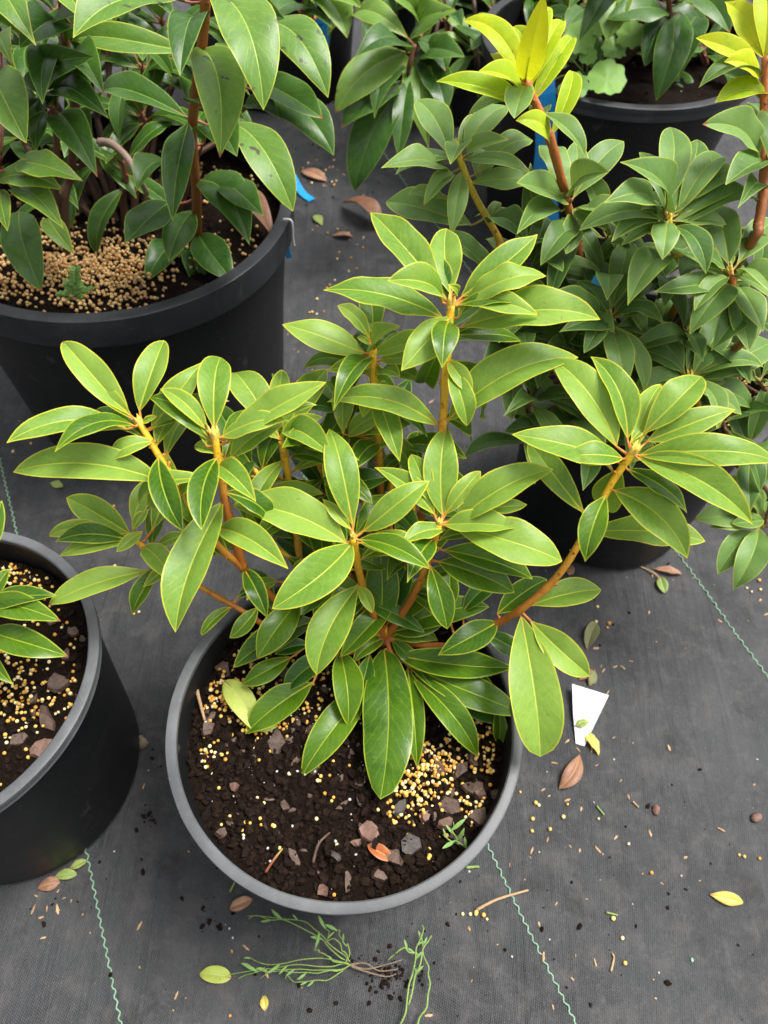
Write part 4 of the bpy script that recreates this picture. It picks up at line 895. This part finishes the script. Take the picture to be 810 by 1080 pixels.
# stalks run from the root at right to the tips at left
pw = sprig('pulled_weed', (370, 1017), [
    [(368, 1018, .003), (335, 1018, .006), (290, 1020, .006), (243, 1027, .003)], [(368, 1016, .004), (330, 1010, .008), (285, 1017, .008), (262, 1012, .004)],
    [(369, 1019, .003), (330, 1024, .005), (285, 1021, .006), (250, 1031, .003)], [(365, 1022, .003), (345, 1035, .004), (315, 1033, .004), (300, 1030, .003)],
    [(367, 1014, .005), (350, 995, .012), (318, 973, .012), (258, 964, .004)], [(365, 1016, .004), (340, 990, .010), (300, 972, .008), (262, 968, .004)],
    [(366, 1013, .006), (362, 1000, .014), (348, 988, .016), (344, 976, .014)], [(368, 1014, .005), (366, 1000, .012), (359, 990, .016), (358, 978, .015)], [(364, 1020, .003), (335, 1028, .006), (300, 1024, .006), (276, 1030, .004)],
    [(366, 1016, .005), (352, 1012, .012), (340, 1003, .014), (332, 1001, .012)]],
    'uprooted green weed with thin stalks lying below the central pot', leaflets=2, seed=4, rad=.00065)
for s in ([(368, 1017, .003), (385, 1022, .003), (405, 1018, .003), (425, 1012, .002)], [(370, 1019, .003), (390, 1026, .002), (408, 1030, .002), (418, 1027, .002)], [(370, 1017, .003), (386, 1016, .004), (400, 1024, .002), (420, 1022, .002)]):
    pts = spline(Z(*s), 5); part(pw, 'root', tube_mesh('root', pts, [.0009*(1.1-.7*i/(len(pts)-1)) for i in range(len(pts))], 5), M['root'])
sprig('pulled_weed', (424, 1078), [[(423, 1082, .002), (432, 1040, .006), (442, 1000, .008), (447, 975, .006)], [(440, 1082, .002), (452, 1050, .005), (451, 1020, .006), (444, 985, .004)], [(430, 1060, .003), (443, 1015, .008), (455, 985, .006)], [(442, 1010, .006), (425, 1000, .010), (412, 1012, .004)]],
      'thin green weed stalks lying below the central pot near the bottom edge', leaflets=2, seed=9, rad=.0009)
sprig('weed_seedling', (481, 885), [[(500, 900, .215), (480, 889, .222), (470, 880, .225)], [(485, 892, .215), (478, 880, .226), (480, 868, .226)]], 'tiny grassy weed growing at the front rim of the central pot', leaflets=3, rad=.0006, seed=3)

# ---------------------------------------------------------------- fallen leaves, tags and litter on the mat
def fallen(bx, by, tx, ty, w, mat, label, z=None, lift=.002, arch=.05, fold=.2, seed=0, cat='fallen leaf', pet='pet_red', name='fallen_leaf', key=None):
    rnd = random.Random(seed+int(bx))
    zz = 0 if z is None else z
    B, T = at_z(bx, by, zz), at_z(tx, ty, zz)
    for p in (B, T): p.z = (ground_h(p.x, p.y) if z is None else z)+lift
    l = (T-B).length
    q = proj((B+T)*.5+Vector((.005, 0, 0))), proj((B+T)*.5-Vector((.005, 0, 0)))
    W = w/(math.hypot(q[0][0]-q[1][0], q[0][1]-q[1][1])/.01)
    me = leaf_mesh(B, B, T, W, UPV+Vector((rnd.uniform(-.3, .3), rnd.uniform(-.3, .3), 0)), arch+rnd.uniform(.02, .1), fold+rnd.uniform(0, .35), rnd.uniform(.05, .4), rnd.uniform(.03, .15), rnd, .0007, (rnd.uniform(.6, 1.1), rnd.uniform(.6, 1)), rnd.uniform(-.9, .9))
    o = link(name, me, [M[mat], M[pet]]); tag(o, label, cat); return o
fallen(612, 795, 590, 831, 19, 'fallen_brown', 'brown curled dead leaf on the mat right of the central pot')
fallen(750, 943, 785, 952, 14, 'fallen_yellow', 'small yellow fallen leaf alone on the mat at lower right')
fallen(243, 1031, 210, 1027, 17, 'fallen_lime', 'lime yellow heart-shaped leaf left of the uprooted weed')
fallen(279, 1066, 277, 1050, 10, 'fallen_yellow', 'small yellow leaf at the bottom edge below the uprooted weed')
fallen(242, 958, 266, 948, 13, 'fallen_brown', 'small tan dead leaf touching the front of the central pot')
fallen(620, 683, 630, 656, 15, 'fallen_dull', 'dull olive leaf on the mat beside the right hand branch')
fallen(362, 215, 402, 240, 24, 'fallen_brown', 'large curled brown leaf on the mat behind the central shrub', lift=.008, arch=.12, fold=.5)
fallen(697, 607, 702, 624, 12, 'fallen_green', 'small green leaf on the mat under the right branch')
fallen(52, 508, 66, 512, 10, 'fallen_green', 'small green leaf on the mat below the large upper left pot')
fallen(72, 915, 91, 906, 10, 'fallen_green', 'small round green leaf at the base of the left pot')
fallen(56, 925, 80, 922, 11, 'fallen_green', 'narrow green leaf at the base of the left pot')
fallen(38, 936, 62, 930, 14, 'fallen_brown', 'brown dead leaf at the base of the left pot')
fallen(618, 772, 632, 796, 12, 'fallen_yellow', 'torn yellow leaf beside the white tag')
fallen(607, 766, 622, 762, 10, 'fallen_green', 'small green leaf lying on the tip of the white tag', lift=.006)
fallen(628, 705, 622, 722, 11, 'fallen_dull', 'dull green scrap of leaf above the white tag')
fallen(612, 716, 626, 706, 9, 'fallen_brown', 'thin brown scrap of leaf above the white tag')
fallen(690, 598, 720, 604, 9, 'fallen_brown', 'brown scrap of leaf in the shade under the right branch')
fallen(595, 598, 605, 604, 12, 'fallen_brown', 'reddish dead leaf under the right hand branch')
fallen(318, 178, 345, 190, 14, 'fallen_brown', 'brown scrap of leaf beside the large upper left pot')
fallen(350, 247, 372, 248, 10, 'fallen_brown', 'small brown leaf on the mat in front of the large curled one')
fallen(333, 225, 340, 236, 10, 'fallen_green', 'small round green leaf on the mat behind the central shrub')
fallen(388, 893, 414, 908, 15, 'fallen_orange', 'orange dead leaf on the soil of the central pot', z=SZ['main'], lift=.006, arch=.1)
fallen(238, 722, 270, 775, 28, 'fallen_lime', 'pale yellow-green leaf lying on the soil at left of the central pot', z=SZ['main'], lift=.008)
fallen(258, 765, 292, 770, 16, 'fallen_lime', 'second pale yellow leaf half hidden under the central shrub', z=SZ['main'], lift=.006)
fallen(262, 215, 290, 262, 26, 'fallen_brown', 'brown dead leaf inside the rim of the large upper left pot', z=SZ['big'], lift=.012, arch=.15, fold=.5)

def twig(pts, r, mat, label, cat='twig', name='twig'):
    p = spline(pts, 5); n = len(p)
    o = link(name, tube_mesh(name, p, [r*(1-.4*i/(n-1))*(1+.2*noise.noise(q*300)) for i, q in enumerate(p)], 6), M[mat]); tag(o, label, cat); return o
def gz(*px): 
    out = []
    for q in px:
        p = at_z(q[0], q[1], 0); p.z = ground_h(p.x, p.y)+(q[2] if len(q) > 2 else .0015); out.append(p)
    return out
twig(gz((503, 959), (525, 948, .004), (558, 938)), .0016, 'straw', 'dry forked twig lying across the green stripe in front of the pot')
twig(gz((675, 595), (693, 606, .004), (702, 619)), .0012, 'straw', 'thin brown twig on the mat under the right branch')
twig(gz((645, 1024), (648, 1010), (646, 1005)), .0012, 'straw', 'curved straw fragment on the mat at lower right')
twig(gz((668, 845), (674, 851)), .0013, 'straw', 'short straw fragment on the mat right of the pot')
twig(gz((630, 849), (638, 859)), .0012, 'stalk', 'short green stalk fragment on the mat right of the pot')
twig(gz((492, 914), (506, 913)), .0016, 'stalk', 'short pale green stalk piece touching the front rim of the pot')
twig(gz((242, 940), (248, 928)), .0012, 'stalk', 'short green stalk piece left of the front of the pot')
twig(gz((640, 962), (652, 965)), .0012, 'stalk', 'short green stalk fragment near the yellow leaf')
z = SZ['main']
twig(Z((280, 920, z+.006), (290, 905, z+.012), (298, 895, z+.008)), .0011, 'pet_red', 'small pink rootlet on the soil at the front of the central pot')
twig(Z((330, 910, z+.005), (336, 890, z+.009), (348, 878, z+.006)), .0013, 'chip', 'bent brown twig on the soil at the front of the central pot')
twig(Z((206, 722, z+.004), (212, 745, z+.006), (216, 760, z+.004)), .0018, 'straw', 'straight brown twig on the soil at the left of the central pot')
bz = SZ['big']
twig([at_y(105, 150, .80), at_y(118, 152, .79), at_y(135, 168, .77), at_y(150, 195, .76), at_z(163, 215, bz)], .0050, 'bark_grey', 'bare pinkish grey woody twig arching in the large upper left pot')

# white plant tag: a pointed plastic stake
def flat_tag(name, outline, thick, mat, label, cat='plant tag', up=None):
    n = len(outline); nr = up or (outline[1]-outline[0]).cross(outline[2]-outline[1]).normalized()
    v = [tuple(p+nr*thick) for p in outline]+[tuple(p) for p in outline]
    f = [tuple(range(n)), tuple(range(2*n-1, n-1, -1))]+[(i, n+i, n+(i+1) % n, (i+1) % n) for i in range(n)]
    o = link(name, pydata(name, v, f, False), M[mat]); tag(o, label, cat); return o
def on_mat(px, py, h): 
    p = at_z(px, py, 0); p.z = ground_h(p.x, p.y)+h; return p
flat_tag('plant_tag', [on_mat(602, 724, .012), on_mat(641, 735, .009), on_mat(617, 786, .001), on_mat(608, 783, .001), on_mat(604, 750, .006)], .0008, 'white_tag', 'white pointed plastic tag lying on the mat right of the pot', up=UPV)

def strip(name, pts, w, label, ink=False, wd=None):
    """ribbon of plastic: centre line pts, width w"""
    p = spline(pts, 6); n = len(p); v, f = [], []
    for i, q in enumerate(p):
        t = (p[min(i+1, n-1)]-p[max(0, i-1)]).normalized(); vw = (CP-q).normalized(); s = t.cross(wd or vw).normalized(); nn = s.cross(t)
        for a, b in ((-1, 0), (1, 0), (1, 1), (-1, 1)): v.append(tuple(q+s*a*w*.5+nn*b*.0008))
    for i in range(n-1):
        for k in range(4): f.append((i*4+k, i*4+(k+1) % 4, (i+1)*4+(k+1) % 4, (i+1)*4+k))
    f += [(3, 2, 1, 0), tuple((n-1)*4+k for k in range(4))]
    o = link(name, pydata(name, v, f, False), M['blue_tag']); tag(o, label, 'plant tag'); return o, p
FRONT = Vector((0, -1, .25))
t1, p1 = strip('plant_tag', [at_y(339, -12, 1.50), at_y(338, 20, 1.50), at_y(336, 60, 1.49)], .034, 'blue hanging plastic tag with dark print at top centre', wd=FRONT)
def ink_mark(o, c, w, h):
    r_ = Vector((1, 0, 0)); u_ = Vector((0, .25, 1)).normalized(); n_ = Vector((0, -1, .25)).normalized()
    v = [c+r_*a*w*.5+u_*b*h*.5+n_*q for q in (.0011, .0016) for a, b in ((-1, -1), (1, -1), (1, 1), (-1, 1))]
    x = link('print_mark', pydata('print_mark', [tuple(q) for q in v], [(4, 5, 6, 7), (3, 2, 1, 0), (0, 1, 5, 4), (1, 2, 6, 5), (2, 3, 7, 6), (3, 0, 4, 7)], False), M['tag_ink'], o)
    x.matrix_parent_inverse = Matrix()
for (px, py, w, h) in ((334, 46, .013, .004), (334, 52, .009, .004), (341, 38, .003, .014), (331, 32, .003, .012), (336, 26, .016, .002)):
    ink_mark(t1, at_y(px, py, 1.493), w, h)
strip('plant_tag', [at_y(570, 62, 1.12), at_y(574, 100, 1.10), at_y(576, 150, 1.105), at_y(573, 195, 1.12), at_y(586, 234, 1.125)], .031, 'long blue tag strap hanging down the front of the top right pot', wd=FRONT)
strip('plant_tag', [on_mat(308, 188, .012), on_mat(318, 202, .004), on_mat(329, 210, .002)], .015, 'blue plastic tag scrap on the mat beside the large pot', wd=UPV)
strip('plant_tag', [at_y(301, 240, .80), at_y(302, 258, .80), at_y(305, 272, .80)], .007, 'thin blue tag tail below the rim of the large pot', wd=FRONT)
strip('plant_tag', [at_z(628, 300, .43), at_z(632, 292, .435)], .008, 'small blue tag glimpsed inside the blue-green shrub', wd=UPV)
strip('plant_tag', [at_z(335, 651, .262), at_z(337, 642, .268), at_z(344, 637, .27)], .006, 'small blue tag scrap between the stems of the central shrub', wd=UPV)
# wire clip on the rim of the large pot
c = at_y(295, 246, POT['big'][1]-.03); rr = Vector((POT['big'][0], POT['big'][1], 0)); dv = Vector((c.x-rr.x, c.y-rr.y, 0)).normalized()
c = rr+dv*.2185+UPV*.283
clip = [c+UPV*.022-dv*.008, c+UPV*.021+dv*.002, c+dv*.002, c-UPV*.012+dv*.003]
twig(clip, .0016, 'steel', 'small steel wire clip over the rim of the large pot', 'wire clip', 'wire_clip')

# litter too small to tell apart: beads, crumbs, straw on the mat
def litter():
    rnd = random.Random(21)
    def onpot(x, y):
        return any(math.hypot(x-POT[k][0], y-POT[k][1]) < r+.006 for k, r in (('main', .104), ('left', .119), ('big', .18), ('right', .116), ('back', .17)))
    hb, hs_, hd, hw, hp = Heap(), Heap(), Heap(), Heap(), Heap()
    def drop(h, px, py, r, sub=1, sq=(1, 1, .8), jag=.2):
        p = at_z(px, py, 0)
        if onpot(p.x, p.y): return
        h.grain((p.x, p.y, ground_h(p.x, p.y)+r*sq[2]*.8), r, sub, rnd, sq, jag)
    for (px, py, s, n) in ((570, 855, 14, 8), (140, 505, 25, 7), (150, 480, 12, 4), (205, 605, 5, 2), (140, 645, 4, 2), (345, 180, 12, 14), (500, 960, 9, 6), (655, 1000, 10, 3), (640, 905, 40, 3), (345, 300, 40, 10), (790, 900, 20, 3), (420, 470, 12, 8), (640, 650, 8, 4), (100, 325, 10, 2), (30, 480, 20, 4), (370, 255, 15, 8), (330, 310, 15, 4), (800, 615, 8, 4), (240, 1040, 60, 3), (110, 560, 30, 4)):
        for i in range(n): drop(hb, rnd.gauss(px, s), rnd.gauss(py, s), .0020*rnd.uniform(.7, 1.15), 2, (1, 1, .95), .03)
    for (px, py, s, n) in ((600, 850, 50, 26), (560, 1000, 60, 24), (40, 950, 25, 22), (700, 850, 80, 18), (60, 930, 18, 14), (355, 185, 14, 16), (370, 250, 22, 14), (700, 600, 35, 16), (640, 700, 14, 12), (620, 780, 12, 12), (300, 1000, 90, 14), (795, 640, 12, 8), (200, 900, 60, 8), (320, 380, 30, 16), (770, 900, 60, 10), (600, 600, 40, 14), (430, 420, 30, 10), (640, 520, 40, 10)):
        for i in range(int(n*.55)):
            q = rnd.uniform(.0008, .0024); drop(hs_, rnd.gauss(px, s), rnd.gauss(py, s), q, 1, (rnd.uniform(1.2, 2.6), .65, .4), .25)
    for (px, py, s, n) in ((395, 1025, 16, 60), (410, 1022, 14, 60), (430, 1035, 10, 24), (220, 965, 12, 18), (480, 960, 25, 22), (155, 860, 7, 30), (500, 1060, 60, 40), (480, 1030, 40, 24), (330, 1040, 50, 36), (650, 1000, 70, 36), (160, 800, 10, 12), (60, 920, 25, 40), (700, 900, 90, 30), (250, 1000, 80, 30), (110, 990, 60, 16), (600, 620, 50, 50), (650, 560, 40, 40), (350, 200, 30, 50), (340, 160, 40, 40)):
        for i in range(n if s < 20 else int(n*.6)):
            q = .0004+.0024*rnd.random()**2.6; drop(hd, rnd.gauss(px, s), rnd.gauss(py, s), q, 1, (1.2, .9, .6), .4)
    for i in range(120):
        q = .00035+.0007*rnd.random()**2; drop(rnd.choice((hd, hs_, hs_, hd, hw)), rnd.uniform(-20, 830), rnd.uniform(430, 1100), q, 1, (1.4, .9, .6), .3)
    for i in range(26): drop(hw, rnd.uniform(0, 810), rnd.uniform(600, 1080), rnd.uniform(.0006, .0012), 1, (1, 1, .8), .2)
    for h, nm, mt, lb, ct in ((hb, 'spilled_beads', 'bead', 'yellow fertilizer beads spilled on the black mat', 'fertilizer'), (hs_, 'straw_litter', 'straw', 'tan straw and bark fragments littering the black mat', 'litter'),
                              (hd, 'soil_litter', 'crumb', 'dark soil crumbs littering the black mat', 'litter'), (hw, 'perlite_litter', 'white_bit', 'white perlite specks on the black mat', 'litter')):
        tag(h.build(nm, M[mt], smooth=(nm == 'spilled_beads')), lb, ct)
litter()
def pebble(px, py, r, mat, label, seed):
    rnd = random.Random(seed); h = Heap(); p = at_z(px, py, 0)
    h.grain((0, 0, 0), r, 2, rnd, (1.3, .95, .6), .12)
    o = h.build('pebble', M[mat], kind=None); o.location = (p.x, p.y, ground_h(p.x, p.y)+r*.5); tag(o, label, 'pebble')
pebble(147, 782, .0075, 'pebble', 'brown pebble on the mat between the left and central pots', 2)
pebble(731, 1012, .0016, 'thread', 'tiny green bead on the mat at lower right', 3)
pebble(692, 854, .0045, 'chip_pink', 'reddish bark fragment on the mat right of the pot', 4)
pebble(798, 862, .005, 'chip_pink', 'reddish bark fragment on the mat near the right edge', 5)
